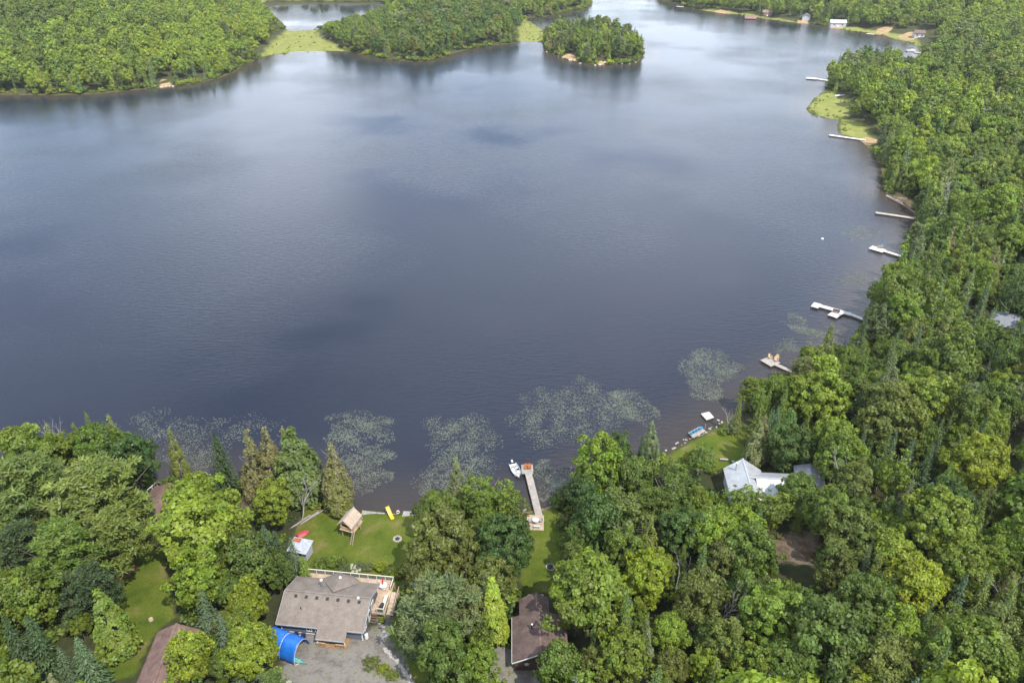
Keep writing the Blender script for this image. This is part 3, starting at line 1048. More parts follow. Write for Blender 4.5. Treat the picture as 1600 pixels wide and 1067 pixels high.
def house_a():
    w = MB()
    w.prism([(-6.3, -3.6), (6.1, -3.6), (6.1, 4.7), (3.1, 4.7), (2.3, 5.6), (-0.6, 6.0), (-2.2, 4.7), (-6.3, 4.7)], -1.0, EV - 0.02)
    wall = w.build('wall', M['siding_blue'], HA)
    for x in (-6.3, 6.1):
        g = MB()
        s = -1 if x < 0 else 1
        vs = [(x - 0.1 * s, -3.55, EV - 0.03), (x - 0.1 * s, 4.65, EV - 0.03), (x - 0.1 * s, 0.5, RG - 0.28),
              (x, -3.55, EV - 0.03), (x, 4.65, EV - 0.03), (x, 0.5, RG - 0.28)]
        g.add(vs, [(0, 1, 2), (5, 4, 3), (0, 3, 4, 1), (1, 4, 5, 2), (2, 5, 3, 0)])
        g.build('gable', M['siding_blue'], HA)
    r = MB()
    t = 0.16
    f = (RG - EV) / 4.6
    r.slab([(-6.9, -4.1, EV), (-0.4, -4.1, EV), (-0.4, 0.5, RG), (-6.9, 0.5, RG)], t)
    r.slab([(-0.4, -5.5, EV - 1.4 * f), (4.1, -5.5, EV - 1.4 * f), (4.1, 0.5, RG), (-0.4, 0.5, RG)], t)
    r.slab([(4.1, -4.1, EV), (6.6, -4.1, EV), (6.6, 0.5, RG), (4.1, 0.5, RG)], t)
    roof = r.build('roof', M['shingle_grey'], HA)
    r = MB()
    r.slab([(-6.9, 0.5, RG - .003), (6.6, 0.5, RG - .003), (6.6, 5.2, EV), (-6.9, 5.2, EV)], t)
    r.build('roof', M['shingle_grey'], HA)
    # prow over the lake-side bay
    A = (0.6, 4.3, RG - 0.18)
    r = MB()
    back = (0.6, 0.9, RG + 0.06)
    r.slab([back, (-2.75, 5.0, EV + 0.16), A], 0.1)
    r.slab([A, (-2.75, 5.0, EV + 0.16), (-0.7, 6.6, EV + 0.12)], 0.1)
    r.slab([A, (-0.7, 6.6, EV + 0.12), (2.0, 6.1, EV + 0.12)], 0.1)
    r.slab([A, (2.0, 6.1, EV + 0.12), (3.7, 5.0, EV + 0.16)], 0.1)
    r.slab([back, A, (3.7, 5.0, EV + 0.16)], 0.1)
    r.build('bay_roof', M['shingle_grey'], HA)
    c = MB()
    c.bar((-6.9, 0.5, RG + 0.03), (6.6, 0.5, RG + 0.03), 0.34, 0.05)
    for p in ((-2.75, 5.0, EV + 0.17), (-0.7, 6.6, EV + 0.13), (2.0, 6.1, EV + 0.13), (3.7, 5.0, EV + 0.17)):
        c.bar((A[0], A[1], A[2] + 0.02), (p[0], p[1], p[2] + 0.01), 0.22, 0.03)
    c.build('ridge_cap', M['shingle_grey'], roof)
    # trim
    tr = MB()
    tr.bar((-6.9, -4.14, EV - 0.09), (-0.42, -4.14, EV - 0.09), 0.05, 0.2)
    tr.bar((-0.4, -5.54, EV - 1.4 * f - 0.09), (4.1, -5.54, EV - 1.4 * f - 0.09), 0.05, 0.2)
    tr.bar((4.12, -4.14, EV - 0.09), (6.6, -4.14, EV - 0.09), 0.05, 0.2)
    for x in (-6.93, 6.63):
        tr.bar((x, -4.1, EV - 0.08), (x, 0.5, RG - 0.08), 0.05, 0.2)
        tr.bar((x, 0.5, RG - 0.08), (x, 5.2, EV - 0.08), 0.05, 0.2)
    tr.build('fascia', M['siding_grey'], HA)
    for x in (-6.32, 6.12):
        MB().box((x, -3.62, 0.8), (0.14, 0.14, 3.5)).build('corner_board', M['white'], HA)
    MB().bar((-6.3, -3.66, 0.55), (-0.4, -3.66, 0.55), 0.05, 0.12).build('belt_board', M['white'], HA)
    # seven flat roof vents along the ridge
    for i in range(7):
        x = -4.9 + i * 1.65
        v = MB()
        zz = RG - f * 0.75
        v.box((x, -0.25, zz + 0.09), (0.34, 0.34, 0.14), 0, 0, math.atan(f))
        v.box((x, -0.25, zz + 0.18), (0.44, 0.44, 0.03), 0, 0, math.atan(f))
        v.build('roof_vent', M['black'], roof)
    v = MB(); v.tube([(-1.8, 2.6, RG - 1.1), (-1.8, 2.6, RG + 0.45)], 0.13, 10); v.build('chimney_pipe', M['steel'], roof)
    v = MB(); v.lathe([(0.2, 0), (0.24, 0.05), (0.2, 0.18), (0.04, 0.24)], 10, (-1.8, 2.6, RG + 0.42)); v.build('chimney_cap', M['white'], roof)
    v = MB(); v.tube([(-3.6, -1.9, RG - 1.2), (-3.6, -1.9, RG - 0.5)], 0.06, 8); v.build('vent_pipe', M['black'], roof)
    for x, y in ((4.7, 0.35), (0.75, 3.9)):
        v = MB(); v.lathe([(0.22, 0), (0.22, 0.1), (0.16, 0.22), (0.03, 0.27)], 10, (x, y, RG - 0.1)); v.build('roof_cap', M['white'], roof)
    # windows and doors
    window(HA, (-2.0, -3.62, 1.55), 0.75, 0.8, 0)
    window(HA, (-0.75, -3.62, 1.55), 0.55, 0.8, 0)
    window(HA, (6.12, -2.0, 1.45), 0.9, 1.3, 1)
    window(HA, (6.12, 1.9, 1.5), 1.1, 1.3, 1)
    window(HA, (-4.6, 4.72, 1.6), 1.6, 1.2, 2)
    window(HA, (4.4, 4.72, 1.6), 1.4, 1.2, 2)
    door(HA, (6.12, 0.2, 1.15), 0.9, 2.0, 1)
    door(HA, (2.6, -3.62, 1.05), 0.95, 2.05, 0)
    # entry porch
    for x in (-0.2, 3.9):
        MB().box((x, -5.2, 0.9), (0.15, 0.15, 2.1)).build('porch_post', M['white'], HA)
    decking([(-0.3, -5.6), (4.3, -5.6), (4.3, -3.7), (-0.3, -3.7)], 0.42, M['wood_brown'], 'porch_floor', HA)
    for i in range(2):
        MB().box((1.9, -5.85 - i * 0.3, 0.27 - i * 0.17), (1.3, 0.3, 0.06)).build('step', M['wood_new'], HA)
    for x0, x1 in ((-0.3, 1.15), (2.65, 4.3)):
        b = MB(); b.bar((x0, -5.6, 1.3), (x1, -5.6, 1.3), 0.1, 0.05)
        for k in range(7):
            xx = x0 + (x1 - x0) * (k + 0.5) / 7
            b.bar((xx, -5.6, 0.42), (xx, -5.6, 1.28), 0.05)
        b.build('porch_rail', M['wood_new'], HA)
    # deck
    DZ = 1.05
    poly = [(-6.1, 4.75), (-6.1, 7.35), (8.3, 7.35), (8.3, 0.85), (6.25, 0.85), (6.25, 4.75), (3.2, 4.75), (2.4, 5.75), (-0.6, 6.15), (-2.3, 4.75)]
    dk = decking(poly, DZ, M['wood_deck'], 'deck', HA)
    b = MB()
    b.bar((-6.1, 7.36, DZ - 0.18), (8.3, 7.36, DZ - 0.18), 0.05, 0.25)
    b.bar((8.31, 7.35, DZ - 0.18), (8.31, 0.85, DZ - 0.18), 0.05, 0.25)
    b.bar((6.25, 0.84, DZ - 0.18), (8.3, 0.84, DZ - 0.18), 0.05, 0.25)
    b.bar((-6.11, 4.75, DZ - 0.18), (-6.11, 7.35, DZ - 0.18), 0.05, 0.25)
    b.build('deck_skirt', M['wood_tan'], HA)
    for x in (-6, -3, 0, 3, 6, 8.2):
        MB().box((x, 7.2, -0.2), (0.14, 0.14, 2.3)).build('deck_post', M['wood_tan'], HA)
    for y in (1.0, 4.0):
        MB().box((8.2, y, -0.2), (0.14, 0.14, 2.3)).build('deck_post', M['wood_tan'], HA)
    railing(dk, [(-6.1, 5.3), (-6.1, 7.3), (8.2, 7.3), (8.2, 5.3)], DZ, 0.95)
    railing(dk, [(8.2, 3.9), (8.2, 0.9), (7.15, 0.9)], DZ, 0.95)
    # ramp down along the deck's outer side
    rp = MB(); rp.slab([(8.35, 5.2, DZ), (9.5, 5.2, DZ - 0.1), (9.5, 1.4, 0.2), (8.35, 1.4, 0.2)], 0.06)
    ramp = rp.build('ramp', M['wood_tan'], HA)
    b = MB(); b.bar((9.45, 5.6, DZ + 0.85), (9.45, 1.4, 1.05), 0.09, 0.06); b.bar((9.45, 5.6, DZ + 0.45), (9.45, 1.4, 0.6), 0.05, 0.5)
    b.build('ramp_rail', M['wood_tan'], ramp)
    for k in range(4):
        y = 5.5 - k * 1.3
        zt = DZ + 0.85 - (5.6 - y) * 0.2
        MB().box((9.45, y, zt / 2), (0.09, 0.09, zt)).build('ramp_post', M['wood_tan'], ramp)
    for i in range(4):
        MB().box((6.75, 0.65 - i * 0.28, DZ - 0.15 - i * 0.24), (0.95, 0.28, 0.05)).build('step', M['wood_dark'], HA)


house_a()
HM = HA.matrix_basis.copy()
HM = Matrix.Translation(HA.location) @ Matrix.Rotation(HA.rotation_euler.z, 4, 'Z')


def ha(x, y, z):
    return HM @ Vector((x, y, z))


# furniture on the deck
t = thing('patio_table', 'round white patio table on the corner of the bungalow deck', 'table', ha(6.85, 5.7, 1.05))
b = MB(); b.lathe([(0.62, 0.70), (0.64, 0.72), (0.64, 0.75), (0.6, 0.77)], 20); b.build('tabletop', M['white'], t)
b = MB(); b.lathe([(0.3, 0), (0.28, 0.05), (0.06, 0.1), (0.05, 0.7)], 10); b.build('pedestal', M['white'], t)
t = thing('parasol', 'closed red parasol standing through the white patio table', 'parasol', ha(6.85, 5.7, 1.05))
b = MB(); b.tube([(0, 0, 0.4), (0, 0, 2.25)], 0.025, 8); b.build('pole', M['white'], t)
b = MB(); b.lathe([(0.05, 1.0), (0.15, 1.08), (0.13, 1.6), (0.06, 2.15), (0.02, 2.3)], 10); b.build('canopy', M['red'], t)
t = thing('barbecue', 'black barbecue grill beside the gap in the deck railing', 'barbecue', ha(7.75, 1.55, 1.05), math.radians(-97))
b = MB(); b.box((0, 0, 0.42), (0.7, 0.5, 0.8)); b.build('cabinet', M['black'], t)
b = MB(); b.tube([(-0.38, 0, 0.86), (0.38, 0, 0.86)], 0.28, 10); b.build('lid', M['dark_metal'], t)
for s in (-1, 1):
    MB().box((s * 0.55, 0, 0.8), (0.36, 0.42, 0.04)).build('side_shelf', M['dark_metal'], t)
t = thing('storage_bench', 'long white storage bench along the side railing of the deck', 'bench', ha(7.9, 3.05, 1.05), math.radians(-6.8))
MB().box((0, 0, 0.25), (0.5, 1.7, 0.5)).build('box', M['white'], t)
MB().box((0, 0, 0.53), (0.56, 1.78, 0.06)).build('lid', M['white'], t)
t = thing('deck_table', 'low wooden table on the lake side of the deck', 'table', ha(5.0, 6.4, 1.05), math.radians(-6.8))
MB().box((0, 0, 0.45), (1.5, 0.8, 0.06)).build('tabletop', M['wood_tan'], t)
for sx in (-1, 1):
    for sy in (-1, 1):
        MB().box((sx * 0.65, sy * 0.32, 0.21), (0.07, 0.07, 0.42)).build('leg', M['wood_tan'], t)


def adirondack(loc, rz, mat, label, group=None, s=1.0):
    t = thing('lounge_chair', label, 'chair', loc, rz, group)
    b = MB()
    for k in range(5):
        b.box((0, -0.28 + k * 0.12, 0.36 - k * 0.025), (0.56, 0.105, 0.025), 0, 0, -0.2)
    b.build('seat', M[mat], t)
    b = MB()
    for k in range(5):
        x = -0.24 + k * 0.12
        b.bar((x * 0.8, 0.26, 0.25), (x * 1.15, 0.52, 1.0 - 0.5 * abs(x) ** 1.5), 0.105, 0.025)
    b.build('backrest', M[mat], t)
    for sx in (-1, 1):
        MB().box((sx * 0.36, -0.02, 0.56), (0.13, 0.75, 0.03)).build('armrest', M[mat], t)
        MB().box((sx * 0.34, -0.32, 0.28), (0.04, 0.12, 0.56)).build('front_leg', M[mat], t)
        MB().bar((sx * 0.31, -0.25, 0.33), (sx * 0.31, 0.55, 0.04), 0.035, 0.12).build('back_leg', M[mat], t)
    t.scale = (s, s, s)
    return t


adirondack(ha(-4.0, -4.35, 0.0), math.radians(-6.8), 'navy', 'navy lounge chair by the bungalow wall, the one nearer the tarp shelter end')
adirondack(ha(-2.85, -4.4, 0.0), math.radians(-4), 'navy', 'navy lounge chair by the bungalow wall, the one nearer the entry porch')
t = thing('side_table', 'little white table between two navy lounge chairs', 'table', ha(-3.4, -4.2, 0.0))
b = MB(); b.lathe([(0.2, 0.42), (0.22, 0.45), (0.2, 0.47)], 12); b.build('tabletop', M['white'], t)
b = MB(); b.tube([(0, 0, 0), (0, 0, 0.43)], 0.03, 6); b.build('leg', M['white'], t)
m_ = MB().box(ha(1.9, -6.75, 0.03), (1.1, 0.75, 0.03), math.radians(-6.8)).build('doormat', M['mat_dark'])
tag(m_, 'dark doormat on the gravel below the porch steps', 'mat')
t = thing('propane_tank', 'pale propane tank standing at the corner of the bungalow', 'gas tank', ha(6.55, -3.1, 0))
b = MB(); b.lathe([(0.22, 0), (0.3, 0.12), (0.3, 1.0), (0.2, 1.18), (0.08, 1.24)], 14); b.build('tank', M['white'], t)
b = MB(); b.lathe([(0.12, 1.2), (0.13, 1.36)], 10); b.build('collar', M['steel'], t)

# ---- blue tarp shelter
zt = hz(-31, 73)
ax = Vector((1.0, -0.42, 0)).normalized()
TS = thing('tarp_shelter', 'blue tarp shelter with a rounded top and dark open end', 'shelter', (-30.7, 73.4, zt), math.atan2(ax.y, ax.x))


def arch(k, w, h, n=18):
    a = math.pi * k / n
    return (w * math.cos(a) * (1 - 0.10 * math.sin(a)), h * math.sin(a) ** 0.82)


b = MB()
n, segs = 18, 10
vs, fs = [], []
rng = random.Random(2)
for j in range(segs + 1):
    x = -5.4 * j / segs
    sag = 1 - 0.035 * (1 if j % 2 else -0.6)
    for k in range(n + 1):
        yy, zz = arch(k, 1.95 * sag, 2.8 * sag)
        vs.append((x, yy, zz + rng.uniform(-0.03, 0.03)))
for j in range(segs):
    for k in range(n):
        i = j * (n + 1) + k
        fs.append((i, i + 1, i + n + 2, i + n + 1))
b.add(vs, fs)
cover = b.build('cover', M['tarp'], TS, smooth=True)
sol = cover.modifiers.new('thick', 'SOLIDIFY'); sol.thickness = 0.03; sol.offset = -1
b = MB()
vs = [(-5.3, *arch(k, 1.9, 2.73)) for k in range(n + 1)]
b.add(vs, [tuple(range(n + 1))])
b.build('end_wall', M['tarp'], TS)
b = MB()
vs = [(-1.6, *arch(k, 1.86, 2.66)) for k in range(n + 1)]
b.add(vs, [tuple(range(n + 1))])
b.build('inner_curtain', M['tarp_inner_shade'], TS)  # dark sheet standing in for the shade inside the shelter
for x in (-0.05, -2.7):
    b = MB()
    b.tube([(x, *arch(k, 1.9, 2.74)) for k in range(n + 1)], 0.03, 5)
    b.build('hoop', M['white'], TS)
b = MB()
for k in range(6):
    b.bar((0.0, -1.85 + 0.0 * k, 0.1), (0.0, -1.85, 0.1), 0.02)
b = MB(); b.bar((0.1, -1.9, 0.06), (0.55, -1.3, 0.1), 0.06); b.build('tie_bar', M['white'], TS)

# ---- small boat hulls
def hull(parent, L, B, D, mat, floor_mat, z0=0.0, transom=0.8, n=12, name='hull', rocker=0.18):
    """Open boat hull with bow at +x."""
    b = MB()
    m = 7
    vs, fs = [], []
    for side in (0, 1):
        for i in range(n + 1):
            u = i / n
            x = (u - 0.5) * L
            bw = B / 2 * (transom + (1 - transom) * min(1, u * 3)) * (1 - max(0, (u - 0.45) / 0.55) ** 2.2)
            bw = max(bw, 0.015)
            keel = rocker * D * max(0, (u - 0.55) / 0.45) ** 2 * 3.0
            sheer = D * (1 + 0.18 * max(0, (u - 0.5) / 0.5) ** 2)
            inn = 0.05 if side else 0.0
            for k in range(m):
                a = math.pi * k / (m - 1) - math.pi / 2
                yy = math.sin(a) * max(bw - inn, 0.01)
                zz = sheer - (sheer - keel) * math.cos(a) ** 0.6 * (0.72 if side else 1.0)
                vs.append((x, yy, z0 + zz))
    o2 = (n + 1) * m
    for i in range(n):
        for k in range(m - 1):
            q = i * m + k
            fs.append((q, q + 1, q + m + 1, q + m))
            q += o2
            fs.append((q + m, q + m + 1, q + 1, q))
        for k in (0, m - 1):
            q = i * m + k
            fs.append((q, q + m, q + m + o2, q + o2))
    for i in (0, n):
        for k in range(m - 1):
            q = i * m + k
            fs.append((q, q + 1, q + 1 + o2, q + o2))
    b.add(vs, fs)
    o = b.build(name, mat, parent, smooth=True)
    return o


tb = thing('canoe', 'teal canoe poking out of the open end of the blue shelter', 'canoe', (-31.45, 72.35, zt + 0.02), math.atan2(ax.y, ax.x) + 0.05)
hull(tb, 3.2, 0.85, 0.42, M['teal'], None, transom=0.3)
for x in (-0.6, 0.6):
    MB().box((x, 0, 0.33), (0.22, 0.7, 0.03)).build('seat', M['wood_tan'], tb)


# ---- brown-roofed cabin
HB = thing('cabin', 'dark brown cabin with a brown shingle roof and white star on its gable', 'house', (4.0, 75.6, hz(4, 75.6)), 0)


def house_b():
    z = 2.6
    rr, ee = 4.5, 2.55
    w = MB()
    w.prism([(-3.6, -4.9), (3.7, -4.9), (3.7, 2.2), (1.2, 2.2), (1.2, 5.5), (-2.6, 5.5), (-2.6, 2.2), (-3.6, 2.2)], -1.0, ee - 0.02)
    w.build('wall', M['siding_brown'], HB)
    for y, xa, xb, xm, top in ((-4.9, -3.6, 3.7, 0.05, rr - 0.25), (5.45, -2.6, 1.2, -0.3, rr - 0.75)):
        g = MB()
        g.add([(xa, y, ee - 0.03), (xb, y, ee - 0.03), (xm, y, top), (xa, y + 0.08, ee - 0.03), (xb, y + 0.08, ee - 0.03), (xm, y + 0.08, top)],
              [(0, 1, 2), (5, 4, 3), (0, 3, 4, 1), (1, 4, 5, 2), (2, 5, 3, 0)])
        g.build('gable', M['siding_brown'], HB)
    r = MB()
    r.slab([(-4.0, -5.4, ee), (0.05, -5.4, rr), (0.05, 2.5, rr), (-4.0, 2.5, ee)], 0.14)
    roof = r.build('roof', M['shingle_brown'], HB)
    r = MB()
    r.slab([(0.05, -5.4, rr - .003), (4.1, -5.4, ee), (4.1, 2.5, ee), (0.05, 2.5, rr - .003)], 0.14)
    r.build('roof', M['shingle_brown'], HB)
    r = MB()
    r.slab([(-2.9, 2.4, ee + 0.1), (-0.3, 2.4, rr - 0.45), (-0.3, 5.95, rr - 0.45), (-2.9, 5.95, ee + 0.1)], 0.12)
    r.build('roof', M['shingle_brown'], HB)
    r = MB()
    r.slab([(-0.3, 2.4, rr - 0.453), (1.6, 2.4, ee + 0.35), (1.6, 5.95, ee + 0.35), (-0.3, 5.95, rr - 0.453)], 0.12)
    r.build('roof', M['shingle_brown'], HB)
    c = MB(); c.bar((0.05, -5.4, rr + 0.02), (0.05, 2.5, rr + 0.02), 0.28, 0.04); c.bar((-0.3, 2.6, rr - 0.43), (-0.3, 5.95, rr - 0.43), 0.28, 0.04)
    c.build('ridge_cap', M['shingle_red'], roof)
    f = MB()
    for xa, xb in ((-4.0, 0.05), (4.1, 0.05)):
        f.bar((xa, -5.43, ee - 0.07), (xb, -5.43, rr - 0.07), 0.05, 0.18)
    f.bar((-4.03, -5.4, ee - 0.07), (-4.03, 2.5, ee - 0.07), 0.05, 0.16)
    f.build('fascia', M['white'], HB)
    v = MB(); v.tube([(-1.1, -0.6, rr - 0.6), (-1.1, -0.6, rr + 0.35)], 0.11, 8); v.build('stove_pipe', M['black'], roof)
    v = MB(); v.lathe([(0.17, 0), (0.17, 0.04), (0.03, 0.14)], 8, (-1.1, -0.6, rr + 0.38)); v.build('pipe_cap', M['steel'], roof)
    # star ornament on the gable wall
    s = MB()
    pts = []
    for k in range(10):
        a = math.pi / 2 + k * math.pi / 5
        q = 0.42 if k % 2 == 0 else 0.17
        pts.append((q * math.cos(a), q * math.sin(a)))
    cx, cz = -1.9, 1.75
    vs = [(cx + p[0], -5.0, cz + p[1]) for p in pts] + [(cx + p[0], -4.92, cz + p[1]) for p in pts] + [(cx, -5.06, cz)]
    fs = [(k, (k + 1) % 10, 20) for k in range(10)] + [(k, 10 + k, 10 + (k + 1) % 10, (k + 1) % 10) for k in range(10)]
    s.add(vs, fs)
    s.build('star', M['white'], HB)
    window(HB, (0.2, -4.93, 1.6), 1.1, 1.0, 0)
    window(HB, (3.72, -1.0, 1.5), 1.2, 1.0, 1)
    window(HB, (-3.62, -1.5, 1.5), 1.0, 1.0, 3)
    door(HB, (2.4, -4.93, 1.0), 0.9, 2.0, 0)
    window(HB, (-0.7, 5.52, 1.5), 1.8, 1.2, 2)
    dk = decking([(-2.2, 5.6), (0.9, 5.6), (1.5, 6.8), (0.75, 7.7), (-1.4, 7.7), (-2.2, 6.8)], 0.6, M['wood_deck'], 'deck', HB)
    railing(dk, [(-2.15, 6.5), (-1.4, 7.6), (0.75, 7.6), (1.45, 6.7)], 0.6, 1.0, 'white', 1.2)
    for x in (-1.3, 0.7):
        MB().box((x, 7.5, -0.2), (0.12, 0.12, 1.6)).build('deck_post', M['wood_tan'], HB)
    st = MB(); st.box((-3.0, -5.5, 0.05), (1.2, 1.0, 0.5)); st.build('concrete_step', M['stone'], HB)


house_b()


# ---- plain gabled buildings seen among the trees
def gabled(name, label, cat, loc, rz, W, D, ee, rr, wall, roofm, ribs=False, wins=(), doors=(), over=0.4, group=None, chimney=False):
    """Ridge along local x."""
    t = thing(name, label, cat, loc, rz, group)
    b = MB(); b.prism([(-W / 2, -D / 2), (W / 2, -D / 2), (W / 2, D / 2), (-W / 2, D / 2)], -1.5, ee - 0.02)
    b.build('wall', M[wall], t)
    fz = (rr - ee) / (D / 2 + over)
    for x in (-W / 2, W / 2 - 0.08):
        g = MB()
        tz = ee + fz * (D / 2) + fz * over - 0.25
        g.add([(x, -D / 2, ee - 0.03), (x, D / 2, ee - 0.03), (x, 0, tz), (x + 0.08, -D / 2, ee - 0.03), (x + 0.08, D / 2, ee - 0.03), (x + 0.08, 0, tz)],
              [(0, 1, 2), (5, 4, 3), (0, 3, 4, 1), (1, 4, 5, 2), (2, 5, 3, 0)])
        g.build('gable', M[wall], t)
    a = W / 2 + over
    d = D / 2 + over
    for s in (-1, 1):
        r = MB()
        q = [(-a, s * d, ee), (a, s * d, ee), (a, 0, rr - (0.003 if s > 0 else 0)), (-a, 0, rr - (0.003 if s > 0 else 0))]
        r.slab(q if s < 0 else q[::-1], 0.1)
        ro = r.build('roof', M[roofm], t)
        if ribs:
            k = int(2 * a / 0.6)
            rb = MB()
            for i in range(k + 1):
                x = -a + 0.06 + (2 * a - 0.12) * i / k
                rb.bar((x, s * d, ee + 0.02), (x, 0, rr + 0.02), 0.05, 0.05)
            rb.build('roof_seams', M[roofm], ro, kind='stuff')
    rc = MB(); rc.bar((-a, 0, rr + 0.02), (a, 0, rr + 0.02), 0.3, 0.05); rc.build('ridge_cap', M[roofm], t)
    for (x, z, w, h, face) in wins:
        c = [(x, -D / 2 - 0.02, z), (W / 2 + 0.02, x, z), (x, D / 2 + 0.02, z), (-W / 2 - 0.02, x, z)][face]
        window(t, c, w, h, face)
    for (x, w, h, face) in doors:
        c = [(x, -D / 2 - 0.02, h / 2), (W / 2 + 0.02, x, h / 2), (x, D / 2 + 0.02, h / 2), (-W / 2 - 0.02, x, h / 2)][face]
        door(t, c, w, h, face)
    if chimney:
        v = MB(); v.tube([(W * 0.2, 0.6, rr - 0.6), (W * 0.2, 0.6, rr + 0.7)], 0.14, 8); v.build('chimney_pipe', M['steel'], t)
    return t


# white metal-roofed cottage at the little bay
p = Vector((43.2, 108.0))
zc_ = hz(46, 108)
HC = thing('cottage', 'pale cottage with a white-grey metal roof beside the yellow-green lawn', 'house', (46.2, 108.2, zc_), math.radians(-4))


def house_c():
    ee, rr = 2.7, 4.6
    w = MB()
    w.prism([(-6.0, -3.6), (6.0, -3.6), (6.0, 3.2), (0.0, 3.2), (0.0, 4.2), (-6.0, 4.2)], -1.5, ee - 0.02)
    w.build('wall', M['siding_grey'], HC)
    # block with its ridge towards the lake
    for s in (-1, 1):
        r = MB()
        q = [(-3.0 + s * 3.5, -4.0, ee + 0.15), (-3.0 + s * 3.5, 4.2, ee + 0.15), (-3.0, 4.9, rr + 0.25), (-3.0, -4.0, rr + 0.25)]
        r.slab(q if s > 0 else q[::-1], 0.1)
        ro = r.build('roof', M['metal_roof'], HC)
        rb = MB()
        for i in range(17):
            y = -3.95 + i * 0.5
            rb.bar((-3.0 + s * 3.5, y, ee + 0.17), (-3.0, y, rr + 0.27), 0.05, 0.05)
        rb.build('roof_seams', M['metal_roof'], ro, kind='stuff')
    for y in (-3.6, 4.1):
        g = MB()
        g.add([(-6, y, ee - 0.03), (0, y, ee - 0.03), (-3, y, rr), (-6, y + 0.08, ee - 0.03), (0, y + 0.08, ee - 0.03), (-3, y + 0.08, rr)],
              [(0, 1, 2), (5, 4, 3), (0, 3, 4, 1), (1, 4, 5, 2), (2, 5, 3, 0)])
        g.build('gable', M['siding_grey'], HC)
    for s in (-1, 1):
        r = MB()
        q = [(-1.5, -0.2 + s * 3.9, ee), (6.5, -0.2 + s * 3.9, ee), (6.5, -0.2, rr), (-1.5, -0.2, rr)]
        r.slab(q if s < 0 else q[::-1], 0.1)
        ro = r.build('roof', M['metal_roof'], HC)
        rb = MB()
        for i in range(16):
            x = -1.0 + i * 0.5
            rb.bar((x, -0.2 + s * 3.9, ee + 0.02), (x, -0.2, rr + 0.02), 0.05, 0.05)
        rb.build('roof_seams', M['metal_roof'], ro, kind='stuff')
    c = MB(); c.bar((-3, -4.0, rr + 0.28), (-3, 4.9, rr + 0.28), 0.3, 0.05); c.bar((-3, -0.2, rr + 0.03), (6.5, -0.2, rr + 0.03), 0.3, 0.05)
    c.build('ridge_cap', M['metal_roof'], HC)
    v = MB(); v.tube([(-4.6, 2.6, ee + 0.5), (-4.6, 2.6, rr + 0.9)], 0.12, 8); v.build('chimney_pipe', M['steel'], HC)
    v = MB(); v.lathe([(0.2, 0), (0.22, 0.12), (0.04, 0.2)], 8, (-4.6, 2.6, rr + 0.9)); v.build('chimney_cap', M['white'], HC)
    v = MB(); v.tube([(3.2, -1.9, rr - 1.2), (3.2, -1.9, rr - 0.2)], 0.09, 8); v.build('vent_pipe', M['black'], HC)
    window(HC, (-3, 4.22, 1.4), 2.0, 1.4, 2); window(HC, (3, 3.22, 1.4), 1.8, 1.3, 2); window(HC, (-2, -3.62, 1.5), 1.1, 1.0, 0)
    window(HC, (6.02, -0.5, 1.5), 1.1, 1.0, 1); door(HC, (3.0, -3.62, 1.0), 0.95, 2.0, 0)
    dk = decking([(0.3, 3.3), (5.6, 3.3), (5.6, 5.0), (0.3, 5.0)], 0.5, M['wood_grey'], 'deck', HC)
    railing(dk, [(0.4, 4.95), (5.5, 4.95)], 0.5, 0.9, 'wood_grey', 1.3, panel=False)


house_c()
p = on_ground(1266, 745, 2.9)
gabled('garage', 'small grey-roofed garage tucked behind a round tree by the pale cottage', 'garage', (p.x, p.y, hz(p.x, p.y)), math.radians(75), 6.0, 4.6, 2.3, 3.4, 'siding_grey', 'tin', True, [(0, 1.4, 0.8, 0.7, 0)], [(1.6, 0.9, 1.95, 0)])
p = on_ground(243, 786, 3.6)
gabled('cottage', 'red-brown roofed cottage half hidden by the big pine and the lime maple', 'house', (p.x, p.y, hz(p.x, p.y)), math.radians(80), 9.0, 6.4, 2.6, 4.2, 'siding_brown', 'shingle_red', False, [(-2, 1.5, 1.2, 1.0, 0), (2, 1.5, 1.2, 1.0, 0), (0, 1.5, 1.6, 1.1, 1)], [(0.3, 0.9, 2.0, 0)])
t = thing('lake_deck', 'railed deck lakeward of the hidden red-brown cottage', 'deck', (on_ground(256, 768, 0.8).x, on_ground(256, 768, 0.8).y, hz(*on_ground(256, 768, 0.8)[:2])), math.radians(-8))
decking([(-2.6, -1.2), (2.6, -1.2), (2.6, 1.3), (-2.6, 1.3)], 0.8, M['wood_brown'], 'floor', t)
railing(t, [(-2.55, -1.1), (-2.0, 1.25), (2.55, 1.25)], 0.8, 0.95, 'white', 1.3, panel=False)
for x in (-2.4, 2.4):
    for y in (-1, 1.1):
        MB().box((x, y, 0.1), (0.14, 0.14, 1.3)).build('post', M['wood_dark'], t)
zb = hz(-49, 66)
gabled('garage', 'long brown-roofed garage beside the shaded lawn and the flame-shaped cedar', 'garage', (-48.6, 67.6, zb), math.radians(93), 15.0, 5.4, 2.4, 4.0, 'siding_cream', 'shingle_red', False, [(3.0, 1.5, 1.0, 0.9, 2)], [(0.0, 0.9, 2.0, 2)])
p = on_ground(1578, 494, 4.6)
gabled('cottage', 'blue-grey roofed cottage buried among broadleaf trees up the slope', 'house', (p.x, p.y, hz(p.x, p.y)), math.radians(-28), 7.5, 6.0, 3.0, 5.2, 'siding_grey', 'metal_roof_blue', True, [(-2, 1.6, 1.2, 1.1, 0), (2, 1.6, 1.2, 1.1, 0)], [(0, 0.9, 2.0, 0)])
p = on_ground(1589, 385, 4.6)
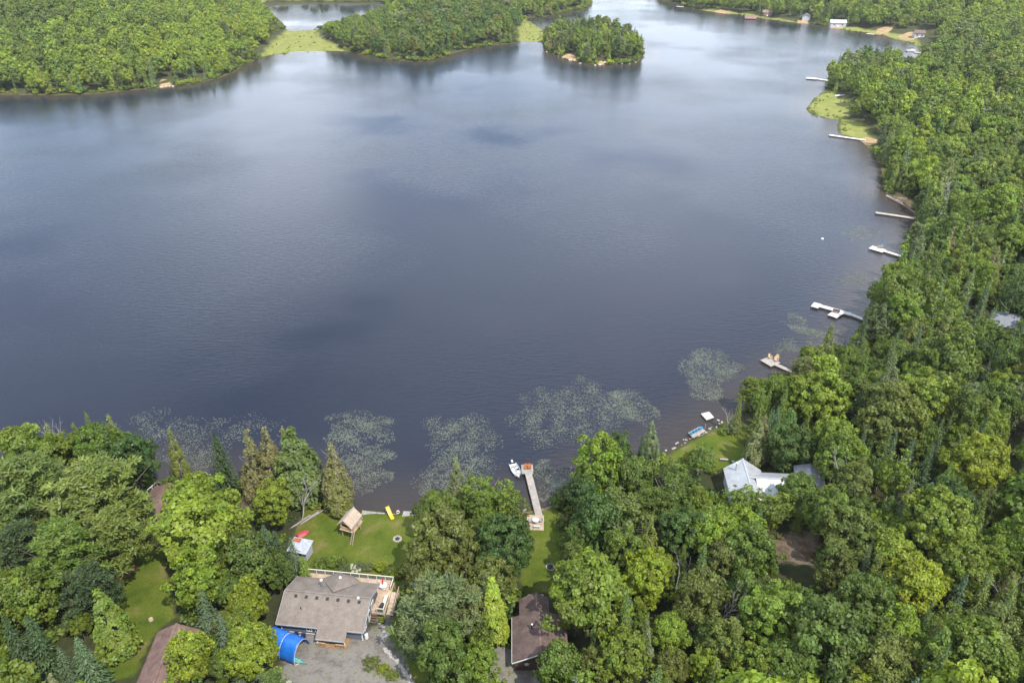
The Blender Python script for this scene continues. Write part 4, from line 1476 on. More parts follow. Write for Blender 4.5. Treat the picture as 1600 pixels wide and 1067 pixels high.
gabled('cottage', 'dull brown-roofed cottage hidden in the wood above the bench dock', 'house', (p.x, p.y, hz(p.x, p.y)), math.radians(-20), 10.0, 7.0, 3.0, 5.4, 'siding_cream', 'shingle_brown', False, [(-2, 1.6, 1.2, 1.1, 0)], [(0.5, 0.9, 2.0, 0)])
for px, py, W, D, rz, wall, roof, lab in (
        (1309, 36, 12, 7, -8, 'siding_grey', 'metal_roof', 'long grey cottage with a paler roof on the grassy far shore'),
        (1260, 26, 7, 6, 70, 'siding_grey', 'metal_roof_blue', 'small grey gabled cottage on the far shore beside a pale beach'),
        (1173, 25, 9, 6, -10, 'siding_brown', 'shingle_red', 'reddish boathouse at the edge of the far shore'),
        (1199, 20, 8, 6, -12, 'siding_brown', 'shingle_red', 'brown cottage above the far shore near the reddish boathouse'),
        (1436, 52, 7, 6, -10, 'siding_grey', 'shingle_brown', 'little brown-roofed cottage behind the sandy far beach'),
        (1434, 188, 9, 6, -15, 'siding_brown', 'shingle_red', 'pinkish-brown roof half sunk in the wood behind the marshy point')):
    p = on_ground(px, py, 2.5)
    gabled('cottage', lab, 'house', (p.x, p.y, hz(p.x, p.y)), math.radians(rz), W, D, 2.8, 4.8, wall, roof, False, [(-W * 0.25, 1.5, 1.5, 1.2, 0), (W * 0.25, 1.5, 1.5, 1.2, 0)], [(0, 1.0, 2.0, 0)])

# ---- garden shed with a tin roof
SH = thing('shed', 'small shed with a pale tin roof and rust-red patch by the spruce', 'shed', (-35.9, 94.3, hz(-35.9, 94.3)), math.radians(-14))
b = MB(); b.prism([(-1.5, -1.1), (1.5, -1.1), (1.5, 1.1), (-1.5, 1.1)], -0.5, 2.0); b.build('wall', M['siding_grey'], SH)
b = MB(); b.slab([(-1.8, -1.5, 2.0), (1.8, -1.5, 2.0), (1.8, 1.4, 2.45), (-1.8, 1.4, 2.45)], 0.05); ro = b.build('roof', M['tin'], SH)
for i in range(10):
    x = -1.7 + i * 0.378
    b = MB(); b.bar((x, -1.5, 2.025), (x, 1.4, 2.475), 0.05, 0.04); b.build('roof_rib', M['tin'], ro)
b = MB(); b.slab([(-1.7, 0.5, 2.36), (-0.3, 0.5, 2.36), (-0.3, 1.25, 2.476), (-1.7, 1.25, 2.476)], 0.02); b.build('rust_patch', M['rust'], ro)
door(SH, (0.4, -1.12, 0.95), 0.8, 1.8, 0, 'wood_grey')

# ---- playhouse on stilts
PH = thing('playhouse', 'timber playhouse on stilts with a tan board roof and ladder', 'playhouse', (-28.5, 100.0, hz(-28.5, 100.0)), math.radians(-20))


def playhouse():
    fl, ee, rr = 1.9, 3.3, 4.5
    for x in (-1.0, 1.1):
        for y in (-1.25, 1.3):
            MB().box((x, y, fl / 2 - 0.3), (0.14, 0.14, fl + 0.6)).build('stilt', M['wood_grey'], PH)
    decking([(-1.3, -1.6), (1.6, -1.6), (1.6, 1.7), (-1.3, 1.7)], fl + 0.05, M['wood_new'], 'floor', PH)
    w = MB()
    w.box((-1.1, 0.0, (fl + ee) / 2 + .05), (0.06, 2.9, ee - fl)); w.box((0.9, 0.0, (fl + ee) / 2 + .05), (0.06, 2.9, ee - fl))
    w.build('side_wall', M['wood_tan'], PH)
    w = MB()
    w.box((-0.1, -1.42, fl + 0.45), (1.94, 0.06, 0.8)); w.box((-0.95, -1.42, fl + 1.1), (0.24, 0.06, 0.5)); w.box((0.75, -1.42, fl + 1.1), (0.24, 0.06, 0.5))
    w.build('front_wall', M['wood_new'], PH)
    w = MB(); w.box((-0.1, 1.42, fl + 0.75), (1.94, 0.06, 1.4)); w.build('back_wall', M['wood_tan'], PH)
    for y in (-1.44, 1.44):
        g = MB()
        g.add([(-1.13, y - 0.03, ee), (0.93, y - 0.03, ee), (-0.1, y - 0.03, rr - 0.1), (-1.13, y + 0.03, ee), (0.93, y + 0.03, ee), (-0.1, y + 0.03, rr - 0.1)],
              [(0, 1, 2), (5, 4, 3), (0, 3, 4, 1), (1, 4, 5, 2), (2, 5, 3, 0)])
        g.build('gable', M['wood_new'], PH)
    # roof of lapped boards, each one a piece
    for s in (-1, 1):
        for k in range(6):
            f0, f1 = k / 6, (k + 1.12) / 6
            x0, x1 = -0.1 + s * 1.5 * (1 - f0), -0.1 + s * 1.5 * (1 - min(1, f1))
            z0, z1 = ee - 0.25 + (rr - ee + 0.25) * f0, ee - 0.25 + (rr - ee + 0.25) * min(1, f1)
            b = MB()
            q = [(x0, -1.85, z0 + 0.03), (x1, -1.85, z1), (x1, 1.85, z1), (x0, 1.85, z0 + 0.03)]
            b.slab(q if s < 0 else q[::-1], 0.03)
            b.build('roof_board', M['wood_tan'], PH)
    b = MB(); b.bar((-0.1, -1.88, rr + 0.03), (-0.1, 1.88, rr + 0.03), 0.2, 0.04); b.build('ridge_board', M['wood_grey'], PH)
    # ladder
    ld = MB()
    a0, a1 = Vector((1.45, -1.4, fl + 0.3)), Vector((1.55, -3.0, -0.1))
    for s in (-0.22, 0.22):
        ld.bar(a0 + Vector((s, 0, 0)), a1 + Vector((s, 0, 0)), 0.06, 0.09)
    L = ld.build('ladder', M['wood_tan'], PH)
    for k in range(7):
        q = a0.lerp(a1, (k + 0.7) / 7.6)
        MB().bar(q - Vector((0.2, 0, 0)), q + Vector((0.2, 0, 0)), 0.05, 0.09).build('rung', M['wood_tan'], L)
    # porch posts and rail on the lake side
    for y in (-1.5, 0.1, 1.6):
        MB().bar((1.5, y, fl), (1.5, y, fl + 0.95), 0.08).build('rail_post', M['wood_grey'], PH)
    MB().bar((1.5, -1.5, fl + 0.95), (1.5, 1.65, fl + 0.95), 0.09).build('rail', M['wood_grey'], PH)
    MB().bar((-1.9, 1.2, 0.0), (-1.05, 0.9, fl + 0.8), 0.1).build('brace', M['wood_grey'], PH)


playhouse()

# ------------------------------------------------------------------ docks
def dock(name, label, cat, segs, z=0.45, mat='wood_dock', board=0.145, post_step=2.4, group=None, skirt='wood_dark'):
    """segs: list of (ax, ay, bx, by, width) in world metres."""
    ax_, ay_ = segs[0][0], segs[0][1]
    t = thing(name, label, cat, (ax_, ay_, 0), 0, group)
    for si, (x0, y0, x1, y1, w) in enumerate(segs):
        a, c = Vector((x0 - ax_, y0 - ay_)), Vector((x1 - ax_, y1 - ay_))
        d = (c - a).normalized()
        nn = Vector((-d.y, d.x)) * w / 2
        ang = math.atan2(d.y, d.x) + math.pi / 2
        zz = z + 0.006 * si
        decking([a + nn, a - nn, c - nn, c + nn], zz, M[mat], 'decking', t, board, 0.02 if board < 0.2 else 0.03, ang)
        sk = MB()
        for s in (-1, 1):
            sk.bar((*(a + nn * s * 0.97), zz - 0.14), (*(c + nn * s * 0.97), zz - 0.14), 0.05, 0.18)
        sk.build('stringer', M[skirt], t)
        L = (c - a).length
        k = max(1, int(L / post_step))
        for i in range(k + 1):
            for s in (-1, 1):
                q = a.lerp(c, i / k) + nn * s * 0.9
                MB().tube([(q.x, q.y, -1.2), (q.x, q.y, zz - 0.03)], 0.06, 6).build('post', M['wood_dark'], t)
    return t


DK = dock('dock', 'long grey T-shaped dock with a walkway running out from the lawn', 'dock',
          [(5.0, 104.25, 3.25, 116.2, 1.35), (4.25, 117.55, 1.85, 117.55, 2.8)], 0.85)
b = MB(); b.box((1.3, 11.6, 0.9), (0.12, 0.12, 1.0)); b.build('mooring_post', M['wood_dark'], DK)
b = MB(); b.box((-0.75, 14.5, 1.15), (0.10, 0.10, 0.9)); b.build('mooring_post', M['wood_dark'], DK)
SP = thing('shore_deck', 'square tan timber deck where the long dock meets the lawn', 'deck', (4.2, 102.5, 0), math.radians(-3))
zs = hz(4.2, 102.5)
decking([(-1.55, -1.85), (1.55, -1.85), (1.55, 1.95), (-1.55, 1.95)], max(0.75, zs + 0.22), M['wood_tan'], 'decking', SP, ang=0)
SPZ = max(0.75, zs + 0.22)
for x in (-1.5, 1.5):
    MB().bar((x, -1.85, SPZ - 0.14), (x, 1.95, SPZ - 0.14), 0.05, 0.18).build('stringer', M['wood_tan'], SP)
for x in (-1.4, 1.4):
    for y in (-1.7, 1.8):
        MB().box((x, y, SPZ - 0.6), (0.12, 0.12, 0.95)).build('post', M['wood_dark'], SP)
MB().box((0.45, -2.1, SPZ - 0.12), (1.3, 0.45, 0.06)).build('step', M['wood_grey'], SP)
MB().box((0.45, -2.4, SPZ - 0.3), (1.3, 0.3, 0.06)).build('step', M['wood_grey'], SP)
SPM = Matrix.Translation((4.2, 102.5, 0)) @ Matrix.Rotation(math.radians(-3), 4, 'Z')
t = thing('patio_table', 'round grey patio table on the tan deck at the dock', 'table', SPM @ Vector((0.05, 0.0, SPZ)))
b = MB(); b.lathe([(0.6, 0.69), (0.63, 0.71), (0.63, 0.735), (0.6, 0.75)], 20); b.build('tabletop', M['table_grey'], t)
for a in range(4):
    c, s = math.cos(a * 1.571 + 0.78), math.sin(a * 1.571 + 0.78)
    b = MB(); b.tube([(c * 0.4, s * 0.4, 0), (c * 0.35, s * 0.35, 0.7)], 0.025, 6); b.build('leg', M['grey_plastic'], t)


def patio_chair(loc, rz, mat, label, group=None):
    t = thing('patio_chair', label, 'chair', loc, rz, group)
    MB().box((0, 0, 0.44), (0.5, 0.5, 0.04)).build('seat', M[mat], t)
    MB().box((0, 0.25, 0.72), (0.48, 0.04, 0.5), 0, 0, -0.15).build('backrest', M[mat], t)
    for sx in (-1, 1):
        MB().box((sx * 0.27, 0.0, 0.64), (0.05, 0.46, 0.03)).build('armrest', M[mat], t)
        for sy in (-1, 1):
            MB().box((sx * 0.23, sy * 0.22, 0.21), (0.04, 0.04, 0.42)).build('leg', M[mat], t)
    return t


patio_chair(SPM @ Vector((-0.95, -0.05, SPZ)), math.radians(80), 'grey_plastic', 'dark grey patio chair at the round table, on the playhouse side')
patio_chair(SPM @ Vector((1.0, 0.15, SPZ)), math.radians(-80), 'grey_plastic', 'dark grey patio chair at the round table, on the cottage side')
t = thing('bench', 'pale grey bench between the round table and the deck steps', 'bench', SPM @ Vector((0.3, -1.3, SPZ)), math.radians(-3))
for k in range(3):
    MB().box((0, -0.14 + k * 0.14, 0.44), (1.15, 0.12, 0.04)).build('seat_board', M['table_grey'], t)
for sx in (-1, 1):
    MB().box((sx * 0.45, 0, 0.21), (0.06, 0.36, 0.42)).build('leg', M['table_grey'], t)
adirondack((2.75, 117.7, 0.87), math.radians(4), 'orange', 'orange lounge chair on the dock end, the one nearer the motorboat', s=0.95)
adirondack((3.45, 117.75, 0.87), math.radians(-4), 'orange', 'orange lounge chair on the dock end, the one away from the motorboat', s=0.95)

# ---- motorboat, bow towards the shore
BT = thing('motorboat', 'white open motorboat with an outboard moored beside the dock end', 'boat', (0.75, 117.6, -0.12), math.radians(-72))
hull(BT, 4.4, 1.75, 0.78, M['hull_white'], None, transom=0.86)
MB().box((-0.2, 0, 0.22), (3.0, 1.15, 0.05)).build('floor', M['hull_floor'], BT)
for y in (-0.38, 0.38):
    s_ = MB(); s_.box((-0.75, y, 0.5), (0.45, 0.42, 0.12)); s_.build('seat', M['white'], BT)
    s_ = MB(); s_.box((-0.98, y, 0.75), (0.1, 0.42, 0.45)); s_.build('seat_back', M['grey_plastic'], BT)
MB().box((-1.75, 0, 0.55), (0.4, 1.3, 0.3)).build('stern_bench', M['white'], BT)
MB().box((0.05, 0.38, 0.55), (0.35, 0.55, 0.6)).build('console', M['hull_white'], BT)
MB().box((0.18, 0.38, 1.0), (0.05, 0.55, 0.32), 0, -0.4).build('windscreen', M['window_glass'], BT)
MB().box((1.25, 0, 0.62), (1.0, 0.75, 0.08)).build('bow_cushion', M['grey_plastic'], BT)
mo = MB(); mo.box((-2.42, 0, 0.95), (0.42, 0.36, 0.45)); mo.box((-2.44, 0, 1.2), (0.34, 0.28, 0.12)); mo.build('outboard_cowling', M['hull_white'], BT)
mo = MB(); mo.bar((-2.4, 0, 0.8), (-2.48, 0, -0.2), 0.14, 0.22); mo.build('outboard_leg', M['black'], BT)
MB().box((-2.2, 0, 0.72), (0.14, 0.5, 0.3)).build('transom_bracket', M['dark_metal'], BT)

# ---- timber wharf along the lawn
def quad_dock(name, label, pts, z, mat='wood_grey', ang=0.0, cat='dock', board=0.15):
    w = [on_p for on_p in (at(a, c, z) for a, c in pts)]
    o = Vector((sum(p.x for p in w) / len(w), sum(p.y for p in w) / len(w), 0))
    t = thing(name, label, cat, o)
    q = [(p.x - o.x, p.y - o.y) for p in w]
    decking(q, z, M[mat], 'decking', t, board, 0.02, ang)
    for i in range(len(q)):
        a, c = Vector(q[i]), Vector(q[(i + 1) % len(q)])
        a, c = a * 0.985, c * 0.985
        MB().bar((a.x, a.y, z - 0.15), (c.x, c.y, z - 0.15), 0.06, 0.18).build('stringer', M['wood_dark'], t)
        MB().tube([(a.x * 0.96, a.y * 0.96, -1.0), (a.x * 0.96, a.y * 0.96, z - 0.04)], 0.07, 6).build('post', M['wood_dark'], t)
    return t


quad_dock('wharf', 'narrow weathered boardwalk along the shore beside the playhouse', [(566, 797), (601, 801), (599, 808), (565, 804)], 0.5, 'wood_grey', math.radians(82))
quad_dock('wharf', 'broad weathered dock square half covered by an olive tree', [(630, 798), (664, 800), (661, 815), (627, 813)], 0.55, 'wood_grey', math.radians(86))
quad_dock('wharf', 'dark little landing under the yellow slide', [(603, 801), (622, 803), (616, 813), (600, 809)], 0.42, 'wood_grey', math.radians(82))
SL = thing('water_slide', 'bright yellow slide on the shore landing', 'slide', (at(609, 805, 0.5).x, at(609, 805, 0.5).y, 0.42), math.radians(-58))
b = MB()
prof = [(-1.1, 1.35), (-0.75, 1.33), (-0.2, 0.9), (0.5, 0.45), (1.1, 0.28), (1.35, 0.26)]
vs, fs = [], []
for x, z in prof:
    for y, dz in ((-0.3, 0.16), (-0.26, 0.0), (0.26, 0.0), (0.3, 0.16), (0.34, 0.16), (0.28, -0.05), (-0.28, -0.05), (-0.34, 0.16)):
        vs.append((x, y, z + dz))
for i in range(len(prof) - 1):
    for k in range(8):
        fs.append((i * 8 + k, (i + 1) * 8 + k, (i + 1) * 8 + (k + 1) % 8, i * 8 + (k + 1) % 8))
fs += [tuple(range(8)), tuple(range(40, 48))[::-1]]
b.add(vs, fs); b.build('chute', M['yellow'], SL)
for y in (-0.25, 0.25):
    MB().bar((-1.05, y, 1.3), (-1.25, y, -0.3), 0.07).build('leg', M['yellow'], SL)
    MB().bar((0.55, y * 0.9, 0.42), (0.55, y * 0.9, -0.3), 0.05).build('leg', M['yellow'], SL)
for k in range(4):
    MB().bar((-1.22 + k * 0.04, -0.25, 0.05 + k * 0.32), (-1.22 + k * 0.04, 0.25, 0.05 + k * 0.32), 0.05).build('rung', M['yellow'], SL)
RB = thing('ring_float', 'white ring float hanging on a post by the yellow slide', 'life ring', (at(622, 802, 0.5).x, at(622, 802, 0.5).y, 0.0), 0.3)
b = MB()
b.tube([(0.3 * math.cos(a * math.pi / 8), 0, 0.85 + 0.3 * math.sin(a * math.pi / 8)) for a in range(17)], 0.09, 8, cap=False); b.build('ring', M['white'], RB, smooth=True)
b = MB(); b.bar((0, 0.12, -0.6), (0, 0.12, 1.3), 0.08); b.build('post', M['wood_dark'], RB)
for k in range(4):
    a = math.pi / 4 + k * math.pi / 2
    b = MB(); b.box((0.3 * math.cos(a), 0, 0.85 + 0.3 * math.sin(a)), (0.12, 0.2, 0.2), 0, -a); b.build('band', M['red'], RB)

# ---- red boat turned over and old lumber beside the bare tree
p = on_ground(474, 833, 0.3)
RBt = thing('overturned_boat', 'faded red rowing boat lying bottom up beside the tin-roofed shed', 'boat', (p.x, p.y, hz(p.x, p.y) + 0.6), math.radians(40))
h_ = hull(RBt, 2.3, 1.1, 0.45, M['red_faded'], None, transom=0.8)
h_.rotation_euler = (math.pi, 0, 0)
for y in (-0.25, 0.25):
    MB().bar((-1.2, y, 0.02), (0.6, y, 0.03), 0.05, 0.04).build('keel_strip', M['red'], RBt)
p = on_ground(483, 812, 0.2)
rng = random.Random(9)
for k in range(8):
    q = on_ground(467 + k * 3.4, 817 - k * 1.4, 0.0)
    o = MB().bar((-2.1, 0, 0.10), (2.1, 0, 0.10), 0.2, 0.12).build('plank', M['wood_grey' if k % 3 else 'wood_dark'])
    o.location = (q.x, q.y, q.z + 0.12 * (k % 2))
    o.rotation_euler = (0, 0, math.radians(52 + rng.uniform(-6, 6)))
    tag(o, 'grey old plank in the lumber heap under the bare tree', 'plank', 'old planks heaped under the bare tree')

# ---- fire pits, boulders, stone edging
def rock_mesh(seed, name='stone', mat='stone'):
    rng = np.random.RandomState(seed)
    b = MB()
    n, m = 8, 5
    vs, fs = [(0, 0, 0.5)], []
    for i in range(1, m):
        t = math.pi * i / m
        for k in range(n):
            a = 2 * math.pi * k / n + rng.uniform(-0.2, 0.2)
            r = 0.5 * (1 + rng.uniform(-0.22, 0.2))
            vs.append((r * math.sin(t) * math.cos(a), r * math.sin(t) * math.sin(a), r * 0.9 * math.cos(t)))
    vs.append((0, 0, -0.45))
    for k in range(n):
        fs.append((0, 1 + k, 1 + (k + 1) % n))
        fs.append((len(vs) - 1, 1 + (m - 2) * n + (k + 1) % n, 1 + (m - 2) * n + k))
    for i in range(m - 2):
        for k in range(n):
            fs.append((1 + i * n + k, 1 + (i + 1) * n + k, 1 + (i + 1) * n + (k + 1) % n, 1 + i * n + (k + 1) % n))
    b.add(vs, fs)
    return b.mesh(name, M[mat])


ROCKS = [rock_mesh(i) for i in range(4)]
ROCKS_P = [rock_mesh(i + 10, 'stone', 'stone_pale') for i in range(4)]


def fire_pit(px, py, R, label, pale=True, n=11, s=0.42):
    p = on_ground(px, py)
    t = thing('fire_pit', label, 'fire pit', p)
    for k in range(n):
        a = 2 * math.pi * k / n
        o = link('stone', (ROCKS_P if pale else ROCKS)[k % 4], t)
        o.location = (R * math.cos(a), R * math.sin(a), 0.1)
        o.scale = (s * 1.1, s, s * 0.8)
        o.rotation_euler = (0, 0, a * 1.7)
    b = MB(); b.lathe([(R * 0.86, -0.05), (R * 0.8, 0.05), (R * 0.2, 0.09)], 14); b.build('ash_bed', M['ash'], t)
    for k in range(3):
        a = k * 2.1
        b = MB(); b.tube([(0.4 * R * math.cos(a), 0.4 * R * math.sin(a), 0.1), (-0.35 * R * math.cos(a), -0.35 * R * math.sin(a), 0.2)], 0.06, 6); b.build('charred_log', M['black'], t)


fire_pit(621, 842, 0.62, 'stone fire pit on the lawn between playhouse and olive tree', True, 11, 0.42)
fire_pit(860, 886, 0.72, 'flat ringed fire pit in the narrow lawn behind the brown-roofed cabin', True, 15, 0.26)
grp = None


def rocks(name, cat, pts, smin, smax, label, group, pale=True, seed=1, sink=0.25):
    rng = random.Random(seed)
    for i, (px, py) in enumerate(pts):
        p = on_ground(px, py)
        s = rng.uniform(smin, smax)
        o = link(name, (ROCKS_P if pale else ROCKS)[i % 4])
        o.location = (p.x, p.y, p.z + s * (0.5 - sink) * 0.6)
        o.scale = (s * rng.uniform(0.9, 1.5), s * rng.uniform(0.7, 1.1), s * rng.uniform(0.4, 0.7))
        o.rotation_euler = (0, 0, rng.uniform(0, 6.28))
        tag(o, label, cat, group)


def along(pts, n, jit, seed):
    rng = random.Random(seed)
    out = []
    seglen = [math.dist(pts[i], pts[i + 1]) for i in range(len(pts) - 1)]
    tot = sum(seglen)
    for k in range(n):
        d = tot * (k + 0.5) / n
        i = 0
        while d > seglen[i]:
            d -= seglen[i]
            i += 1
        f = d / seglen[i]
        out.append((pts[i][0] * (1 - f) + pts[i + 1][0] * f + rng.uniform(-jit, jit), pts[i][1] * (1 - f) + pts[i + 1][1] * f + rng.uniform(-jit, jit)))
    return out


# low dry-stone edging beside the drive: one wall, each stone a piece
SW = thing('stone_wall', 'curved low wall of flat stones between the drive and the lawn', 'wall', on_ground(620, 1040))
wz = SW.location
for i, (px, py) in enumerate(along([(601, 1014), (612, 1024), (622, 1036), (630, 1046), (638, 1058), (644, 1072)], 34, 1.6, 4)):
    p = on_ground(px, py)
    o = link('stone', ROCKS[i % 4] if i % 3 else ROCKS_P[i % 4], SW)
    o.location = (p.x - wz.x, p.y - wz.y, p.z - wz.z + 0.12)
    s = 0.45 + 0.35 * ((i * 7) % 5) / 5
    o.scale = (s * 1.3, s, s * 0.55)
    o.rotation_euler = (0, 0, i * 1.3)
rocks('boulder', 'boulder', along([(594, 974), (600, 982), (602, 994), (598, 1000)], 12, 3, 2), 0.4, 0.85, 'grey boulder heaped at the foot of the deck stairs', 'boulders at the deck stairs', False, 3)
rocks('boulder', 'boulder', along([(545, 886), (556, 883), (562, 890), (552, 893)], 9, 4, 6), 0.3, 0.8, 'pale rock in the rock garden behind the bungalow deck', 'rock garden stones', True, 4)
rocks('boulder', 'boulder', along([(1036, 711), (1062, 694), (1080, 684), (1100, 676), (1112, 668), (1124, 660), (1133, 656)], 30, 4, 8), 0.2, 0.6, 'pale stone along the waterline of the yellow-green lawn', 'stones edging the little bay', True, 5)
rocks('boulder', 'boulder', along([(790, 803), (806, 800), (822, 798)], 8, 2, 9), 0.3, 0.7, 'pale stone on the sandy bank at the foot of the dock', 'stones at the dock foot', True, 6)
rocks('boulder', 'boulder', along([(850, 80), (878, 90), (905, 98), (940, 102), (975, 100), (998, 97)], 16, 2.5, 11), 0.7, 2.4, 'pale granite boulder on the island waterline', 'granite shore of the island', True, 7)
rocks('boulder', 'boulder', along([(250, 137), (266, 135), (272, 136)], 5, 1, 12), 1.0, 2.2, 'pale granite outcrop at the foot of the far wooded shore', 'granite outcrop on the far shore', True, 8)
rocks('boulder', 'boulder', [(1178, 717), (1146, 722), (1205, 722)], 0.5, 0.8, 'pale boulder at the cottage edge of the yellow-green lawn', 'boulders by the pale cottage', True, 10)
# white garden swan planter near the olive tree
p = on_ground(645, 826)
t = thing('lawn_chair', 'little white garden chair at the edge of the lawn under the olive tree', 'chair', p, 0.6)
MB().box((0, 0, 0.36), (0.5, 0.45, 0.05)).build('seat', M['white'], t)
MB().box((0, 0.24, 0.62), (0.5, 0.05, 0.5)).build('backrest', M['white'], t)
for sx in (-1, 1):
    for sy in (-1, 1):
        MB().box((sx * 0.21, sy * 0.18, 0.17), (0.05, 0.05, 0.34)).build('leg', M['white'], t)
p = on_ground(1131, 720)
t = thing('bench', 'weathered bench on the yellow-green lawn by the pale cottage', 'bench', p, math.radians(-8))
MB().box((0, 0, 0.45), (1.6, 0.45, 0.08)).build('seat', M['wood_grey'], t)
for sx in (-1, 1):
    MB().box((sx * 0.6, 0, 0.2), (0.1, 0.4, 0.42)).build('leg', M['wood_dark'], t)

# ---- rafts and docks of the little bay and along the wooded shore
quad_dock('swim_raft', 'square pale swim raft floating off the yellow-green lawn', [(1095, 646), (1108, 643), (1116, 652), (1104, 656)], 0.42, 'dock_white', math.radians(-15), 'raft')
RF = quad_dock('dock', 'pale shore dock carrying four turquoise loungers', [(1075, 676), (1094, 666), (1103, 673), (1083, 684)], 0.5, 'wood_dock', math.radians(38))
b = MB()
for k in range(4):
    px, py = 1081 + k * 4.4, 678 - k * 2.5
    p = at(px, py, 0.5)
    t = thing('sun_lounger', 'turquoise lounger on the shore dock, %s from the lawn end' % ('fourth', 'third', 'second', 'first')[k], 'sun lounger', (p.x, p.y, 0.51), math.radians(35 + 90), 'turquoise loungers')
    MB().box((0, -0.15, 0.3), (0.52, 0.95, 0.06)).build('seat', M['turquoise'], t)
    MB().box((0, 0.52, 0.5), (0.52, 0.5, 0.06), 0, 0, 0.8).build('backrest', M['turquoise'], t)
    for sx in (-1, 1):
        for sy in (-0.5, 0.25):
            MB().box((sx * 0.22, sy, 0.14), (0.04, 0.04, 0.28)).build('leg', M['white'], t)
p = at(1102, 667, 0.5)
o = MB().bar((0, 0, -0.6), (0, 0, 1.3), 0.09).build('mooring_pole', M['wood_tan']); o.location = (p.x, p.y, 0); tag(o, 'single wooden pole standing at the turquoise lounger dock', 'pole')


def seg_px(a, c, w, z=0.5):
    p, q = at(*a, z), at(*c, z)
    return (p.x, p.y, q.x, q.y, w)


dock('dock', 'grey dock with a square head holding tan loungers', 'dock', [seg_px((1246, 584), (1212, 569), 1.2), seg_px((1212, 569.5), (1195, 559.5), 3.3)], 0.5, 'wood_dock', 0.2)
p = at(1206, 562, 0.5)
adirondack((p.x - 0.3, p.y + 0.6, 0.52), 0.4, 'tan_plastic', 'tan lounge chair on the square dock head, far one', s=1.1)
adirondack((p.x + 0.8, p.y - 0.7, 0.52), 0.2, 'tan_plastic', 'tan lounge chair on the square dock head, near one', s=1.1)
adirondack((p.x + 1.3, p.y + 0.3, 0.52), -0.5, 'tan_plastic', 'tan lounge chair on the square dock head, shoreward one', s=1.1)
dock('dock', 'bright white dock with a side platform and grey gangway', 'dock', [seg_px((1350, 499), (1330, 491), 1.2), seg_px((1330, 491), (1270, 474.5), 1.7), seg_px((1270, 475.5), (1281, 478.5), 3.0), seg_px((1311, 487.2), (1300, 494.5), 2.6)], 0.5, 'dock_white', 0.22)
p = at(1306, 489, 0.5)
t = thing('bench', 'dark bench on the platform of the white dock', 'bench', (p.x, p.y, 0.52), math.radians(-30))
MB().box((0, 0, 0.45), (1.8, 0.5, 0.08)).build('seat', M['wood_dark'], t); MB().box((0, 0.25, 0.75), (1.8, 0.08, 0.5)).build('backrest', M['wood_dark'], t)
for sx in (-1, 1):
    MB().box((sx * 0.7, 0, 0.2), (0.1, 0.4, 0.42)).build('leg', M['wood_dark'], t)
dock('dock', 'grey dock with a wide head carrying a bench and closed parasol', 'dock', [seg_px((1411, 401), (1380, 391.5), 1.3), seg_px((1382, 392.5), (1360, 386), 3.0)], 0.5, 'dock_white', 0.22)
p = at(1375, 388, 0.5)
t = thing('bench', 'grey bench on the wide head of the bench dock', 'bench', (p.x, p.y, 0.52), math.radians(-15))
MB().box((0, 0, 0.45), (1.7, 0.5, 0.08)).build('seat', M['wood_grey'], t); MB().box((0, -0.25, 0.75), (1.7, 0.08, 0.5)).build('backrest', M['wood_grey'], t)
for sx in (-1, 1):
    MB().box((sx * 0.7, 0, 0.2), (0.1, 0.4, 0.42)).build('leg', M['wood_dark'], t)
p = at(1376, 387, 0.5)
t = thing('parasol', 'closed pale blue parasol on the bench dock', 'parasol', (p.x + 0.6, p.y + 0.9, 0.5))
b = MB(); b.tube([(0, 0, 0), (0, 0, 2.4)], 0.04, 6); b.build('pole', M['white'], t)
b = MB(); b.lathe([(0.05, 1.1), (0.16, 1.2), (0.12, 1.9), (0.02, 2.5)], 8); b.build('canopy', M['turquoise'], t)
dock('dock', 'long narrow plain dock beside the dark log crib', 'dock', [seg_px((1430, 341), (1368, 332), 1.6)], 0.5, 'wood_dock', 0.25)
dock('dock', 'narrow pale dock reaching out past the orange sand', 'dock', [seg_px((1352, 219), (1296, 211), 1.7)], 0.5, 'dock_white', 0.3)
dock('dock', 'distant pale dock on the tip of the wooded point', 'dock', [seg_px((1294, 126), (1274, 123), 1.8), seg_px((1276, 123.4), (1260, 121.8), 4.0)], 0.5, 'dock_white', 0.4)
dock('dock', 'far little dock with a pontoon boat alongside', 'dock', [seg_px((1441, 83), (1428, 81.5), 1.8)], 0.5, 'dock_white', 0.4)
dock('dock', 'far pale dock at the end of the tree-lined shore', 'dock', [seg_px((1068, 11), (1057, 10.2), 2.5)], 0.5, 'dock_white', 0.5)
dock('dock', 'far pale dock below the sandy beach', 'dock', [seg_px((1366, 54), (1354, 53), 2.2)], 0.5, 'dock_white', 0.5)
p = at(1423, 80, 0.3)
t = thing('pontoon_boat', 'white pontoon boat with a canopy moored in the far corner of the lake', 'boat', (p.x, p.y, 0.0), math.radians(5))
for y in (-0.95, 0.95):
    b = MB(); b.tube([(-3.2, y, 0.25), (2.8, y, 0.25), (3.4, y, 0.4)], [0.32, 0.32, 0.08], 10); b.build('pontoon', M['steel'], t)
MB().box((0, 0, 0.62), (6.4, 2.5, 0.1)).build('deck', M['hull_floor'], t)
for y in (-1.2, 1.2):
    MB().box((0, y, 0.98), (6.0, 0.05, 0.6)).build('side_panel', M['hull_white'], t)
MB().box((-2.0, 0, 0.9), (1.4, 2.0, 0.5)).build('seat', M['white'], t)
MB().box((-0.6, 0, 2.5), (3.4, 2.4, 0.08)).build('canopy', M['navy'], t)
for x in (-2.1, 0.9):
    for y in (-1.1, 1.1):
        MB().bar((x, y, 0.7), (x, y, 2.5), 0.05).build('canopy_pole', M['steel'], t)
p = at(1285, 373, 0.2)
